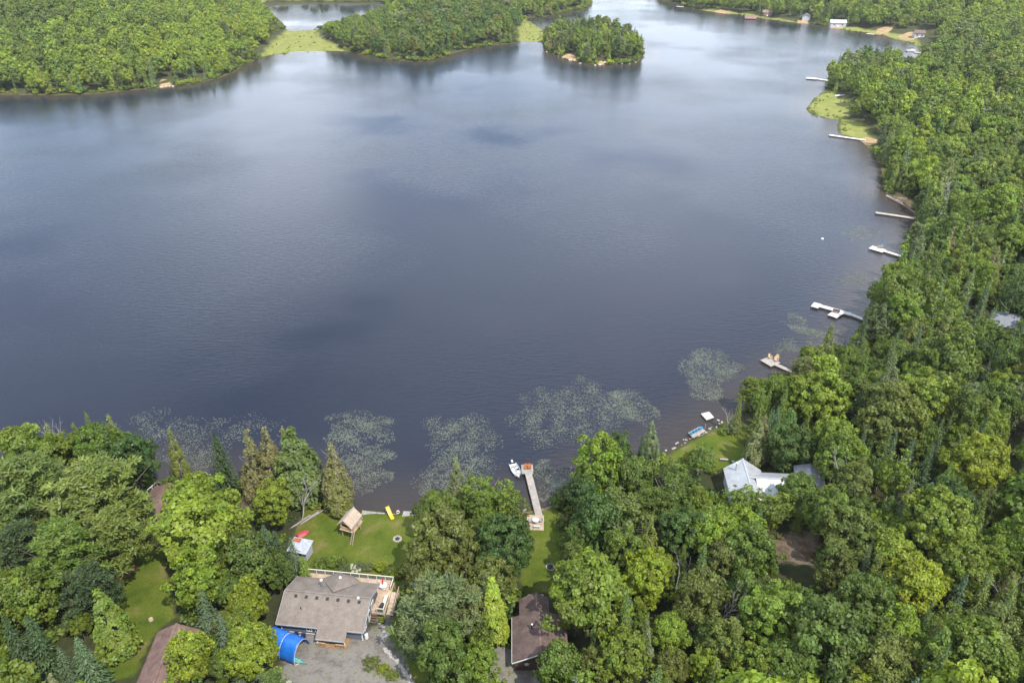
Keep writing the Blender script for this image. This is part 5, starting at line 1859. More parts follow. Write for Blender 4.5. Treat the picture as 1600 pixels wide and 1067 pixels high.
b = MB(); b.lathe([(0.05, -0.3), (0.34, -0.15), (0.42, 0.1), (0.3, 0.38), (0.06, 0.5)], 12)
o = b.build('buoy', M['white'], smooth=True); o.location = (p.x, p.y, 0); tag(o, 'single white buoy floating off the wooded shore', 'buoy')
p = on_ground(1313, 150, 0.4)
t = thing('rowing_boat', 'white boat pulled up on the marshy point', 'boat', (p.x, p.y, hz(p.x, p.y)), 0.2)
hull(t, 5.5, 1.9, 0.8, M['hull_white'], None)
for x in (-1.2, 0.6):
    MB().box((x, 0, 0.55), (0.35, 1.5, 0.06)).build('seat', M['wood_tan'], t)
# log crib by the long narrow dock
t = thing('log_crib', 'dark log crib lying in brown shallows beside the long narrow dock', 'logs', (at(1405, 318, 0).x, at(1405, 318, 0).y, 0), 0)
o_ = t.location
for k, (a, c) in enumerate((((1385, 306), (1410, 317)), ((1408, 318), (1430, 333)), ((1388, 309), (1412, 321)))):
    p, q = at(*a, 0.3), at(*c, 0.3)
    b = MB(); b.tube([p - o_, q - o_], 0.35, 8); b.build('log', M['wood_dark' if k else 'wood_grey'], t)
# red mulch bed and pale stump on the shaded lawn
p = on_ground(197, 893)
b = MB(); b.lathe([(1.5, -0.1), (1.3, 0.12), (0.6, 0.25), (0.05, 0.3)], 14)
o = b.build('mulch_bed', M['rust'], smooth=True); o.location = p; o.scale = (0.8, 1.3, 0.8); o.rotation_euler = (0, 0, -0.5)
tag(o, 'rust-red mulch heap under the dark pines by the shaded lawn', 'mulch heap')
p = on_ground(236, 968)
b = MB(); b.lathe([(0.42, -0.1), (0.34, 0.15), (0.32, 0.3), (0.05, 0.32)], 12)
o = b.build('tree_stump', M['wood_tan']); o.location = p
tag(o, 'pale cut stump on the shaded lawn', 'tree stump')
p = on_ground(448, 1066, 0.6)
o = link('boulder', ROCKS_P[1]); o.location = (p.x, p.y, hz(p.x, p.y) + 0.3); o.scale = (1.7, 1.4, 1.0)
tag(o, 'big pale boulder beside the gravel drive below the blue shelter', 'boulder')

# ------------------------------------------------------------------ trees placed one by one
for a in [  # kind, x, y, width in px, tint (crown seen at the pixel)
    ('maple', 308, 808, 146, 'lime'), ('maple', 421, 784, 68, 'lime'), ('maple', 306, 905, 92, 'lime'), ('maple', 294, 1022, 78, 'lime'),
    ('maple', 390, 872, 86, 'mid'), ('maple', 384, 938, 66, 'gold'), ('maple', 392, 1014, 86, 'lime'), ('maple', 40, 932, 96, 'leaf'),
    ('pine', 152, 775, 150, 'olive'), ('pine', 48, 765, 130, 'pinegreen'), ('maple', 206, 718, 84, 'deep'), ('maple', 55, 706, 100, 'leaf'),
    ('maple', 152, 698, 84, 'mid'), ('maple', 105, 708, 60, 'leaf'), ('pine', 100, 865, 110, 'mid'), ('pine', 40, 855, 90, 'dark'), ('pine', 140, 925, 90, 'dark'),
    ('maple', 122, 972, 40, 'leaf'), ('maple', 330, 880, 60, 'leaf'), ('maple', 350, 1035, 50, 'mid'), ('maple', 372, 980, 56, 'leaf'),
    ('maple', 355, 920, 50, 'mid'), ('maple', 435, 890, 50, 'mid'), ('pine', 175, 840, 100, 'olive'), ('pine', 205, 800, 60, 'olive'),
    ('birch', 752, 775, 62, 'leaf'), ('birch', 786, 782, 52, 'leaf'), ('birch', 803, 796, 40, 'olive'), ('maple', 690, 796, 60, 'mid'), ('maple', 666, 808, 46, 'mid'),
    ('maple', 700, 838, 104, 'olive'), ('maple', 782, 848, 98, 'deep'), ('maple', 664, 875, 76, 'olive'), ('maple', 715, 885, 60, 'olive'),
    ('pine', 682, 945, 112, 'grey'), ('pine', 738, 950, 72, 'grey'), ('maple', 765, 905, 74, 'olive'), ('maple', 700, 1022, 104, 'mid'), ('maple', 745, 1045, 70, 'leaf'),
    ('maple', 655, 1000, 60, 'grey'), ('maple', 690, 985, 50, 'mid'),
    ('maple', 938, 728, 88, 'leaf'), ('maple', 984, 738, 66, 'mid'), ('maple', 912, 768, 60, 'deep'), ('maple', 932, 812, 88, 'deep'), ('maple', 908, 838, 56, 'mid'),
    ('maple', 922, 922, 132, 'leaf'), ('maple', 1010, 905, 84, 'gold'), ('birch', 968, 808, 84, 'olive'), ('maple', 1060, 826, 84, 'deep'), ('maple', 1112, 828, 90, 'lime'),
    ('birch', 1046, 776, 58, 'mid'), ('maple', 1084, 786, 50, 'leaf'), ('maple', 1024, 790, 60, 'mid'), ('birch', 1094, 716, 38, 'mid'), ('birch', 1058, 742, 40, 'mid'),
    ('birch', 1160, 782, 46, 'leaf'), ('birch', 1200, 792, 44, 'leaf'), ('birch', 1228, 790, 36, 'leaf'), ('maple', 1180, 860, 86, 'mid'), ('maple', 1135, 868, 70, 'olive'),
    ('maple', 870, 1042, 84, 'mid'), ('maple', 975, 1032, 92, 'leaf'), ('maple', 924, 1040, 60, 'olive'), ('maple', 1048, 985, 62, 'lime'), ('maple', 1098, 1038, 54, 'lime'),
    ('maple', 1130, 1010, 80, 'olive'), ('maple', 1092, 930, 92, 'olive'), ('maple', 1198, 958, 108, 'leaf'), ('maple', 1160, 920, 70, 'mid'), ('maple', 1252, 960, 84, 'mid'),
    ('maple', 1180, 1040, 78, 'leaf'), ('maple', 1228, 1045, 92, 'mid'), ('maple', 1050, 1040, 60, 'olive'), ('maple', 1236, 690, 66, 'deep'), ('maple', 1248, 765, 62, 'mid'),
    ('maple', 1290, 800, 76, 'mid'), ('maple', 1310, 712, 80, 'leaf'), ('maple', 1330, 760, 70, 'olive'), ('maple', 1385, 650, 100, 'olive'), ('maple', 1290, 610, 90, 'lime'),
    ('maple', 1250, 615, 70, 'leaf'), ('maple', 1215, 605, 44, 'leaf'), ('maple', 1490, 560, 96, 'mid'), ('maple', 1475, 790, 96, 'deep'), ('maple', 1470, 820, 110, 'leaf'),
    ('maple', 1530, 720, 100, 'gold'), ('maple', 1395, 860, 80, 'lime'), ('maple', 1430, 910, 96, 'gold'), ('maple', 1530, 1020, 120, 'leaf'), ('maple', 1290, 990, 130, 'mid'),
    ('maple', 1355, 940, 100, 'mid'), ('maple', 1580, 840, 80, 'leaf'), ('maple', 1500, 885, 90, 'leaf'), ('maple', 1310, 880, 70, 'olive'), ('maple', 1385, 1030, 100, 'olive'),
    ('maple', 1420, 455, 80, 'mid'), ('maple', 1390, 460, 50, 'leaf'), ('maple', 1410, 490, 66, 'leaf'), ('maple', 1380, 505, 50, 'grey'), ('maple', 1560, 320, 66, 'leaf'),
]:
    crown_at(*a)
for a in [  # kind, tip x, tip y, height, radius, tint
    ('cedar', 154, 921, 13.5, 3.0, 'mid'), ('spruce', 116, 996, 10.5, 2.7, 'blue'), ('spruce', 88, 1012, 9, 1.8, 'blue'), ('spruce', 37, 958, 13, 2.6, 'dark'), ('spruce', 3, 962, 14, 2.6, 'dark'),
    ('spruce', 310, 916, 8.5, 2.0, 'blue'), ('spruce', 346, 806, 7.5, 1.7, 'blue'), ('spruce', 409, 818, 10, 2.2, 'blue'), ('spruce', 428, 826, 11, 2.3, 'dark'), ('spruce', 452, 838, 9, 2.0, 'blue'), ('spruce', 470, 868, 7, 1.6, 'mid'),
    ('spruce', 343, 958, 9.5, 2.2, 'blue'), ('spruce', 396, 1022, 8, 1.8, 'blue'), ('spruce', 368, 1030, 7, 1.8, 'blue'), ('spruce', 336, 678, 14.5, 3.3, 'dark'), ('larch', 386, 670, 16, 3.1, 'brown'), ('larch', 410, 669, 16, 3.1, 'brown'),
    ('cedar', 452, 671, 16.5, 4.7, 'pinegreen'), ('larch', 444, 667, 16, 2.4, 'brown'), ('larch', 516, 694, 15, 3.2, 'brown'), ('cedar', 520, 730, 10.5, 2.6, 'olive'), ('larch', 264, 668, 14, 1.9, 'olive'), ('spruce', 134, 636, 15, 2.0, 'olive'),
    ('larch', 168, 642, 14, 2.4, 'olive'), ('spruce', 211, 670, 12, 1.5, 'dark'), ('larch', 112, 662, 13, 1.9, 'olive'), ('larch', 70, 664, 13, 2.6, 'grey'), ('spruce', 2, 672, 13, 1.8, 'dark'), ('maple', 262, 745, 5, 1.5, 'mid'),
    ('larch', 714, 712, 13, 2.5, 'grey'), ('spruce', 732, 728, 12, 1.1, 'olive'), ('spruce', 673, 857, 9, 1.9, 'blue'), ('spruce', 748, 856, 8, 1.8, 'blue'), ('spruce', 757, 892, 10, 1.6, 'blue'),
    ('cedar', 768, 903, 12.5, 2.9, 'lime'), ('spruce', 705, 975, 9, 1.6, 'blue'), ('spruce', 1002, 681, 9, 1.2, 'dark'), ('spruce', 1013, 685, 10, 1.3, 'dark'), ('spruce', 1024, 696, 9, 1.1, 'dark'), ('spruce', 1018, 720, 8, 1.3, 'olive'),
    ('spruce', 1101, 848, 12, 2.1, 'pinegreen'), ('spruce', 1131, 915, 8, 1.3, 'blue'), ('spruce', 1124, 1032, 9, 1.9, 'olive'), ('spruce', 1157, 622, 9, 1.5, 'olive'), ('spruce', 1220, 634, 12, 1.9, 'blue'), ('spruce', 1208, 640, 12, 1.8, 'blue'),
    ('larch', 1196, 648, 11.5, 2.2, 'brown'), ('cedar', 1190, 660, 11, 2.2, 'grey'), ('cedar', 1240, 636, 14, 3.0, 'deep'), ('spruce', 1232, 600, 13, 1.7, 'mid'), ('spruce', 1192, 610, 11, 1.6, 'mid'), ('spruce', 1205, 604, 11, 1.5, 'mid'),
    ('spruce', 1316, 592, 12, 2.0, 'blue'), ('spruce', 1325, 616, 10, 1.8, 'blue'), ('spruce', 1402, 520, 14, 2.2, 'pinegreen'), ('spruce', 1358, 542, 12, 1.8, 'mid'), ('spruce', 1325, 545, 11, 1.5, 'mid'),
    ('spruce', 1430, 682, 13, 1.8, 'blue'), ('spruce', 1458, 690, 14, 2.2, 'dark'), ('spruce', 1472, 682, 13, 1.8, 'dark'), ('spruce', 1420, 775, 9, 1.9, 'grey'), ('spruce', 1552, 890, 12, 2.0, 'olive'),
    ('spruce', 1510, 895, 11, 1.9, 'blue'), ('spruce', 1399, 902, 9, 1.5, 'blue'), ('spruce', 1362, 966, 9, 1.4, 'blue'), ('spruce', 1544, 762, 11, 1.8, 'olive'), ('spruce', 1300, 765, 8, 1.4, 'blue'), ('spruce', 1255, 780, 7, 1.3, 'mid'),
    ('spruce', 1420, 430, 12, 2.2, 'dark'), ('spruce', 1520, 420, 15, 2.6, 'grey'), ('spruce', 1548, 440, 13, 2.4, 'blue'), ('larch', 1445, 352, 12, 2.8, 'grey'), ('spruce', 1268, 628, 9, 1.5, 'mid'),
]:
    tip_at(*a)
for a in [('bush', 886, 772, 40, 'grey', 3.6), ('bush', 872, 782, 24, 'mid', 2.2), ('bush', 878, 815, 26, 'olive', 2.5), ('bush', 882, 845, 30, 'leaf', 2.6), ('bush', 500, 882, 26, 'mid', 2.0), ('bush', 520, 876, 26, 'leaf', 2.0),
          ('bush', 534, 878, 20, 'mid', 1.6), ('bush', 575, 886, 18, 'grey', 1.5), ('bush', 594, 885, 22, 'gold', 1.9), ('bush', 606, 894, 18, 'mid', 1.5), ('bush', 620, 897, 22, 'gold', 1.6), ('bush', 538, 888, 16, 'grey', 1.3), ('bush', 562, 882, 14, 'grey', 1.2),
          ('bush', 1145, 668, 24, 'grey', 3.0), ('bush', 1130, 674, 16, 'leaf', 1.4), ('bush', 1166, 688, 18, 'olive', 2.2), ('bush', 1110, 732, 20, 'leaf', 1.8), ('bush', 1140, 734, 18, 'leaf', 1.6), ('bush', 1076, 716, 22, 'gold', 2.0),
          ('bush', 580, 1035, 26, 'olive', 1.0), ('bush', 600, 1045, 24, 'gold', 1.0), ('bush', 614, 1055, 22, 'leaf', 1.0), ('bush', 597, 968, 12, 'gold', 0.9), ('bush', 640, 890, 30, 'olive', 2.4), ('bush', 640, 960, 34, 'grey', 2.8)]:
    crown_at(a[0], a[1], a[2], a[3], a[4], h=a[5], zf=0.45)

# ------------------------------------------------------------------ the rest of the wood, scattered
CLEAR = [  # pixel areas in which the photograph shows no tree crown
    [(428, 900), (480, 884), (612, 896), (622, 915), (618, 950), (640, 1010), (690, 1110), (470, 1110), (462, 1040), (434, 1030), (428, 985)], [(470, 800), (525, 792), (560, 794), (668, 796), (650, 850), (640, 890), (600, 900), (480, 888), (455, 850)],
    [(800, 720), (836, 722), (852, 806), (872, 800), (878, 850), (862, 935), (880, 985), (870, 1015), (800, 1055), (795, 1030), (812, 935), (818, 830)],
    [(1036, 700), (1075, 665), (1110, 640), (1150, 640), (1180, 715), (1232, 735), (1242, 765), (1205, 780), (1130, 765), (1128, 735), (1060, 735)],
    [(1256, 728), (1280, 730), (1280, 755), (1256, 755)], [(1202, 868), (1230, 852), (1258, 854), (1268, 878), (1240, 893), (1206, 888)],
    [(225, 852), (258, 880), (268, 920), (272, 985), (282, 980), (255, 1067), (165, 1067), (195, 970), (195, 890)], [(230, 765), (262, 762), (266, 782), (232, 795)],
    [(1186, 550), (1225, 562), (1250, 580), (1235, 585), (1190, 575)], [(1262, 468), (1352, 495), (1345, 503), (1262, 490)], [(1350, 378), (1412, 395), (1405, 404), (1350, 395)],
    [(1360, 325), (1428, 334), (1430, 345), (1360, 342)], [(1385, 302), (1412, 308), (1430, 330), (1400, 322)], [(1290, 205), (1350, 212), (1370, 222), (1350, 226), (1290, 216)],
    [(1255, 118), (1294, 120), (1294, 128), (1255, 126)], [(1410, 70), (1440, 78), (1440, 86), (1410, 86)], [(1555, 485), (1596, 488), (1596, 506), (1570, 503)], [(1576, 377), (1600, 379), (1600, 392), (1578, 390)],
    [(1298, 31), (1320, 32), (1320, 42), (1298, 42)], [(1366, 44), (1462, 46), (1462, 62), (1366, 62)], [(1165, 22), (1182, 23), (1182, 30), (1165, 30)], [(1255, 21), (1266, 22), (1266, 32), (1255, 32)],
    [(1425, 183), (1442, 184), (1442, 192), (1425, 192)], [(248, 128), (268, 128), (270, 138), (248, 138)], [(1580, 685), (1600, 678), (1600, 700), (1580, 700)], [(405, 2), (600, 2), (600, 9), (492, 38), (490, 49), (446, 49), (447, 40), (425, 18)],
    [(1342, 213), (1372, 217), (1366, 230), (1345, 224)], [(1110, 17), (1140, 18), (1140, 24), (1108, 22)], [(1242, 34), (1268, 35), (1264, 42), (1242, 40)], [(1308, 146), (1320, 146), (1320, 153), (1308, 153)], [(590, 800), (600, 800), (600, 805), (590, 805)],
]
CLEAR_NP = [np.array(p, float) for p in CLEAR]
CBOX = [(p[:, 0].min(), p[:, 1].min(), p[:, 0].max(), p[:, 1].max()) for p in CLEAR_NP]


def in_poly(p, x, y):
    ins = False
    n = len(p)
    j = n - 1
    for i in range(n):
        if (p[i][1] > y) != (p[j][1] > y) and x < (p[j][0] - p[i][0]) * (y - p[i][1]) / (p[j][1] - p[i][1]) + p[i][0]:
            ins = not ins
        j = i
    return ins


def blocks(x, y, z, h, r):
    """True where the crown would stand before something that the photograph shows."""
    for f, w in ((1.0, 0.15), (0.85, 0.6), (0.62, 0.95), (0.35, 0.9), (0.1, 0.6)):
        u, v, s = pix(x, y, z + h * f)
        for o in (-1, -0.5, 0, 0.5, 1):
            q = u + o * w * r * s
            for p, b in zip(CLEAR, CBOX):
                if b[0] <= q <= b[2] and b[1] <= v <= b[3] and in_poly(p, q, v):
                    return True
    return False


rs = np.random.RandomState(21)
# hash of what stands already
cell = 6.0
hash_ = {}


def put(x, y, r):
    hash_.setdefault((int(x // cell), int(y // cell)), []).append((x, y, r))


def free(x, y, r, k):
    cx, cy = int(x // cell), int(y // cell)
    for i in range(cx - 2, cx + 3):
        for j in range(cy - 2, cy + 3):
            for (a, b, q) in hash_.get((i, j), ()):
                if (a - x) ** 2 + (b - y) ** 2 < ((r + q) * k) ** 2:
                    return False
    return True


for t in trees:
    put(t['x'], t['y'], t['r'] * 1.12)
for (x, y, r) in ((-28, 80.5, 6), (-33, 81, 4), (-23, 81, 4), (4, 75, 5), (46, 108, 7), (-64, 104, 4), (-48.6, 72, 4), (-48.6, 66, 4)):
    put(x, y, r)

HAND = []
for t in trees:
    u, w, s = pix(t['x'], t['y'], t['z'] + t['h'] * 0.6)
    HAND.append((u, w, max(t['r'], t['h'] * 0.24) * s, t['y']))


def hides(x, y, z, h, r):
    u, w, s = pix(x, y, z + h * 0.6)
    for (a, b, q, yy) in HAND:
        if y < yy - 1 and (a - u) ** 2 + (b - w) ** 2 < ((q + max(r, h * 0.24) * s) * 0.62) ** 2:
            return True
    return False


N = 60000
v = rs.uniform(0, 1, N)
cy = np.where(rs.uniform(size=N) < 0.35, rs.uniform(55, 300, N), rs.uniform(300, 1080, N))
half = (cy * _c + CAM_H * _s) * (800 / FPX) * 1.10 + 8
cx = rs.uniform(-1, 1, N) * half
d_ = gl(g_d, cx, cy)
m_ = gl(g_m, cx, cy)
l_ = gl(g_lawn, cx, cy)
gr_ = np.maximum(gl(g_grav, cx, cy), gl(g_dirt, cx, cy))
sa_ = gl(g_sand, cx, cy)
z_ = gl(g_z, cx, cy)
ok = (d_ > 1.2) & (m_ < -2) & (gr_ < -0.5) & (sa_ < -1) & (l_ < -0.5)
zone = wob(cx, cy, 0.02, 31)       # stands of conifers and of broadleaves
tone = wob(cx, cy, 0.012, 33)
fill = []
order = np.nonzero(ok)[0]
for i in order:
    x, y = float(cx[i]), float(cy[i])
    far = y > 300
    d = d_[i]
    isl = (130 < x < 260) if False else False
    u, vv, s = pix(x, y, z_[i])
    island = 840 < u < 1012 and 40 < vv < 105
    pc = (0.17 if far else 0.21) + 0.16 * zone[i] + (0.18 if d < 10 else 0) + (0.40 if island else 0)
    if u < 340 and vv < 150:
        pc -= 0.12 - (0.15 if d < 12 else 0)
    if 1040 < u and vv < 60:
        pc += 0.12
    a = rs.uniform()
    if a < pc:
        kk = rs.choice(['spruce', 'cedar', 'pine', 'larch'], p=[0.58, 0.18, 0.14, 0.10] if not island else [0.1, 0.45, 0.35, 0.1])
        h = rs.uniform(9, 15.5) * (0.8 if d < 3 else 1)
        r = {'spruce': h * rs.uniform(0.11, 0.165), 'cedar': h * rs.uniform(0.17, 0.22), 'pine': h * rs.uniform(0.24, 0.32), 'larch': h * rs.uniform(0.16, 0.2)}[kk]
        ti = rs.choice({'spruce': ['blue', 'dark', 'mid', 'pinegreen'], 'cedar': ['olive', 'deep', 'mid', 'leaf'], 'pine': ['pinegreen', 'olive', 'grey'], 'larch': ['olive', 'brown', 'grey']}[kk])
    else:
        kk = 'birch' if rs.uniform() < (0.22 if d < 12 else 0.10) else 'maple'
        h = rs.uniform(7.5, 15.5) * (0.75 if d < 3 else 1)
        r = h * rs.uniform(0.29, 0.41) if kk == 'maple' else h * rs.uniform(0.22, 0.28)
        b = tone[i] + rs.normal() * 0.6
        ti = 'gold' if b > 1.7 else 'lime' if b > 0.6 else 'leaf' if b > -0.2 else 'mid' if b > -0.95 else rs.choice(['olive', 'deep', 'deep', 'grey'])
    if rs.uniform() < 0.10:
        h *= 0.55; r *= 0.6
    if u < -120 or u > 1720 or vv > 1190:
        continue
    if not free(x, y, r, 0.61 if not far else 0.66):
        continue
    if blocks(x, y, z_[i], h, r):
        continue
    if 225 < u < 560 and vv > 700 and y > 84:
        continue
    if vv > 380 and hides(x, y, z_[i], h, r):
        continue
    put(x, y, r)
    fill.append(dict(k=str(kk), x=x, y=y, z=float(z_[i]), h=float(h), r=float(r), tint=str(ti), hand=False, d=float(d)))

# who becomes an object of its own: the trees that show largest, up to the limits
LIM = {'broadleaf_tree': 290, 'spruce_tree': 150, 'cedar_tree': 70, 'larch_tree': 45, 'pine_tree': 60, 'birch_tree': 80, 'shrub': 60}
cnt = {}
allt = trees + sorted(fill, key=lambda t: t['y'] ** 2 + t['x'] ** 2)
solo, mass = [], []
for t in allt:
    u, vv, s = pix(t['x'], t['y'], t['z'] + t['h'] * 0.6)
    t['u'], t['v'], t['s'] = u, vv, s
    nm = KINDS[t['k']]['name']
    inside = -20 < u < 1620 and -10 < vv < 1085
    if t['hand'] or (inside and cnt.get(nm, 0) < LIM[nm] and t['y'] < 330):
        cnt[nm] = cnt.get(nm, 0) + 1
        solo.append(t)
    else:
        mass.append(t)

# ---- labels from the look of the tree and the things beside it
MARKS = [('the grey-roofed bungalow', 512, 945), ('the brown-roofed cabin', 845, 985), ('the T-shaped dock', 828, 765), ('the stilted playhouse', 545, 808), ('the blue tarp shelter', 458, 1015),
         ('the white metal-roofed cottage', 1185, 752), ('the dirt clearing', 1240, 872), ('the long brown-roofed garage', 245, 1030), ('the hidden red-brown cottage', 243, 785),
         ('the square swim raft', 1105, 648), ('the dock with tan loungers', 1208, 566), ('the bright white dock', 1305, 486), ('the blue-grey roof in the wood', 1577, 495),
         ('the bench dock', 1383, 391), ('the long narrow dock', 1398, 336), ('the flat ringed fire pit', 860, 886), ('the tin-roofed shed', 473, 858), ('the stone fire pit', 621, 842),
         ('the dull brown roof in the wood', 1590, 385), ('the dirt track', 1345, 838), ('the roadside gap', 1590, 690), ('the pale dock by orange sand', 1325, 214)]
ORD = ['', 'second ', 'third ', 'fourth ', 'fifth ', 'sixth ', 'seventh ', 'eighth ', 'ninth ', 'tenth ', 'eleventh ', 'twelfth ']
WORD = {'maple': 'broadleaf tree', 'birch': 'loose-crowned birch', 'spruce': 'pointed spruce', 'cedar': 'dense cedar', 'larch': 'wispy larch', 'pine': 'plumed pine', 'bush': 'rounded shrub'}
REL = {'to the right of': 'right of', 'to the left of': 'left of', 'in front of': 'in front of', 'behind': 'behind'}
fam = {}
for t in solo:
    best = min(MARKS, key=lambda m: (m[1] - t['u']) ** 2 + (m[2] - t['v']) ** 2)
    du, dv = t['u'] - best[1], t['v'] - best[2]
    rel = ('to the right of' if du > 0 else 'to the left of') if abs(du) > abs(dv) else ('in front of' if dv > 0 else 'behind')
    t['dist'] = math.hypot(du, dv)
    t['key'] = (t['k'], best[0], rel, TINT[t['tint']][1])
    fam.setdefault(t['key'], []).append(t)
for key, ts in fam.items():
    ts.sort(key=lambda t: t['dist'])
    for i, t in enumerate(ts):
        size = 'tall' if t['h'] > 12.5 else 'small' if t['h'] < 7.5 else ''
        if key[0] == 'bush':
            size = ''
        if len(ts) > 1 and i < len(ORD):
            size = size if len(key[1].split()) < 6 else ''
            t['label'] = ' '.join(f"{size} {key[3]} {WORD[key[0]]}, {ORD[i]}nearest {REL[key[2]]} {key[1]}".split())
        elif len(ts) == 1:
            t['label'] = ' '.join(f"{size} {key[3]} {WORD[key[0]]} {key[2]} {key[1]}".split())
        else:
            t['label'] = f"{key[3]} {WORD[key[0]]} deep in the wood {key[2]} {key[1]}"
        t['group'] = f"{WORD[key[0]]}s {key[2]} {key[1]}"

# ---- build them: an empty with shared trunk and crown meshes
rnd = random.Random(77)


def tint_of(t):
    c = TINT[t['tint']][0]
    g = rnd.uniform(0.86, 1.14)
    return [c[0] * g * rnd.uniform(0.92, 1.08), c[1] * g, c[2] * g * rnd.uniform(0.85, 1.15)]


for t in solo:
    K = KINDS[t['k']]
    e = thing(K['name'], t['label'], 'shrub' if t['k'] == 'bush' else 'tree', (t['x'], t['y'], t['z']), rnd.uniform(0, 6.28), t['group'])
    e.scale = (t['r'] / K['R'], t['r'] / K['R'], t['h'] / K['H'])
    e.rotation_euler = (rnd.uniform(-0.03, 0.03), rnd.uniform(-0.03, 0.03), rnd.uniform(0, 6.28))
    tr = link('trunk' if t['k'] != 'bush' else 'stem', rnd.choice(K['trunks']), e)
    c = link('crown', rnd.choice(K['crowns']), e)
    c['tint'] = tint_of(t)

# dead and bare trees
for px, py, h, lean, lab in ((462, 768, 9, 0.25, 'leafless grey tree leaning over the old lumber heap'), (1132, 945, 9, 0, 'bleached bare tree rising from green crowns before the dirt clearing'),
                             (1420, 985, 9, 0, 'bare silver snag in the wood below the yellowing maple'), (1508, 700, 10, 0, 'bare grey snag in the wood inland of the pale cottage'),
                             (1478, 460, 10, 0, 'dead grey tree near the blue-grey roof'), (82, 668, 11, 0, 'thin dead snag on the shore among larches'),
                             (1330, 738, 11, 0, 'bleached dead branches above crowns inland of the pale cottage'), (1575, 905, 10, 0, 'pale dead branches at the wood edge beyond the yellowing maple'),
                             (966, 850, 10, 0.05, 'bare pale trunk showing through the olive birch'), (1485, 300, 14, 0, 'tall pale snag in the wood above the long narrow dock'),
                             (1062, 880, 8, 0.1, 'thin dead tree in the dark gap beside the olive birch'), (1140, 648, 6, 0, 'bare grey shrub-tree at the waterline by the yellow-green lawn')):
    p = on_ground(px, py, h * 0.8)
    b = bare_mesh('branches', int(px), h, 0.16)
    e = thing('dead_tree', lab, 'tree', (p.x, p.y, hz(p.x, p.y)), rnd.uniform(0, 6), 'dead trees')
    e.rotation_euler = (0, lean, 0.8)
    link('trunk', b, e)

# ------------------------------------------------------------------ the wood beyond: one mass, instanced
SRC = bpy.data.collections.new('wood_sources')
src_i = {}
k = 0


def joined(name, crown, trunk):
    """One mesh of crown and trunk with both materials."""
    me = crown.copy()
    o1 = bpy.data.objects.new(name, me)
    SRC.objects.link(o1)
    return o1


def far_variant(f, name):
    global k
    o = bpy.data.objects.new('wood_tree_%03d' % k, f)
    SRC.objects.link(o)
    src_i.setdefault(name, []).append(k)
    k += 1


FAR = {
    'maple': [broad_crown('far_broadleaf', 61, nc=80, lpc=24, ls=0.42, cr=0.95), broad_crown('far_broadleaf', 62, nc=90, lpc=22, ls=0.4, cr=0.9, rough=0.16), broad_crown('far_broadleaf', 63, nc=66, lpc=30, ls=0.42, cr=1.1),
              broad_crown('far_broadleaf', 64, R=4.3, rz=0.43, nc=84, lpc=24, ls=0.4, cr=0.95, taper=0.3)],
    'birch': [broad_crown('far_birch', 66, R=3.3, zc=0.62, rz=0.37, nc=34, lpc=26, ls=0.42, cr=1.15, loose=0.3)],
    'spruce': [spruce_crown('far_spruce', 71, lev=24, nb=8, seg=5, ls=0.48), spruce_crown('far_spruce', 72, R=2.1, lev=22, nb=8, seg=5, ls=0.48)],
    'cedar': [cedar_crown('far_cedar', 73, nc=80, lpc=22, ls=0.42), cedar_crown('far_cedar', 74, nc=80, lpc=22, ls=0.42, pw=1.9)],
    'larch': [cedar_crown('far_larch', 76, nc=80, lpc=14, ls=0.4, loose=0.5)],
    'pine': [pine_crown('far_pine', 78, lpc=80, ls=0.45), pine_crown('far_pine', 79, R=3.9, lev=10, lpc=80, ls=0.45)],
    'bush': [broad_crown('far_bush', 81, R=1.5, H=2.4, zc=0.42, rz=0.5, nc=14, lpc=22, ls=0.26, cr=0.6)],
}
for nm, ms in FAR.items():
    for f in ms:
        far_variant(f, nm)


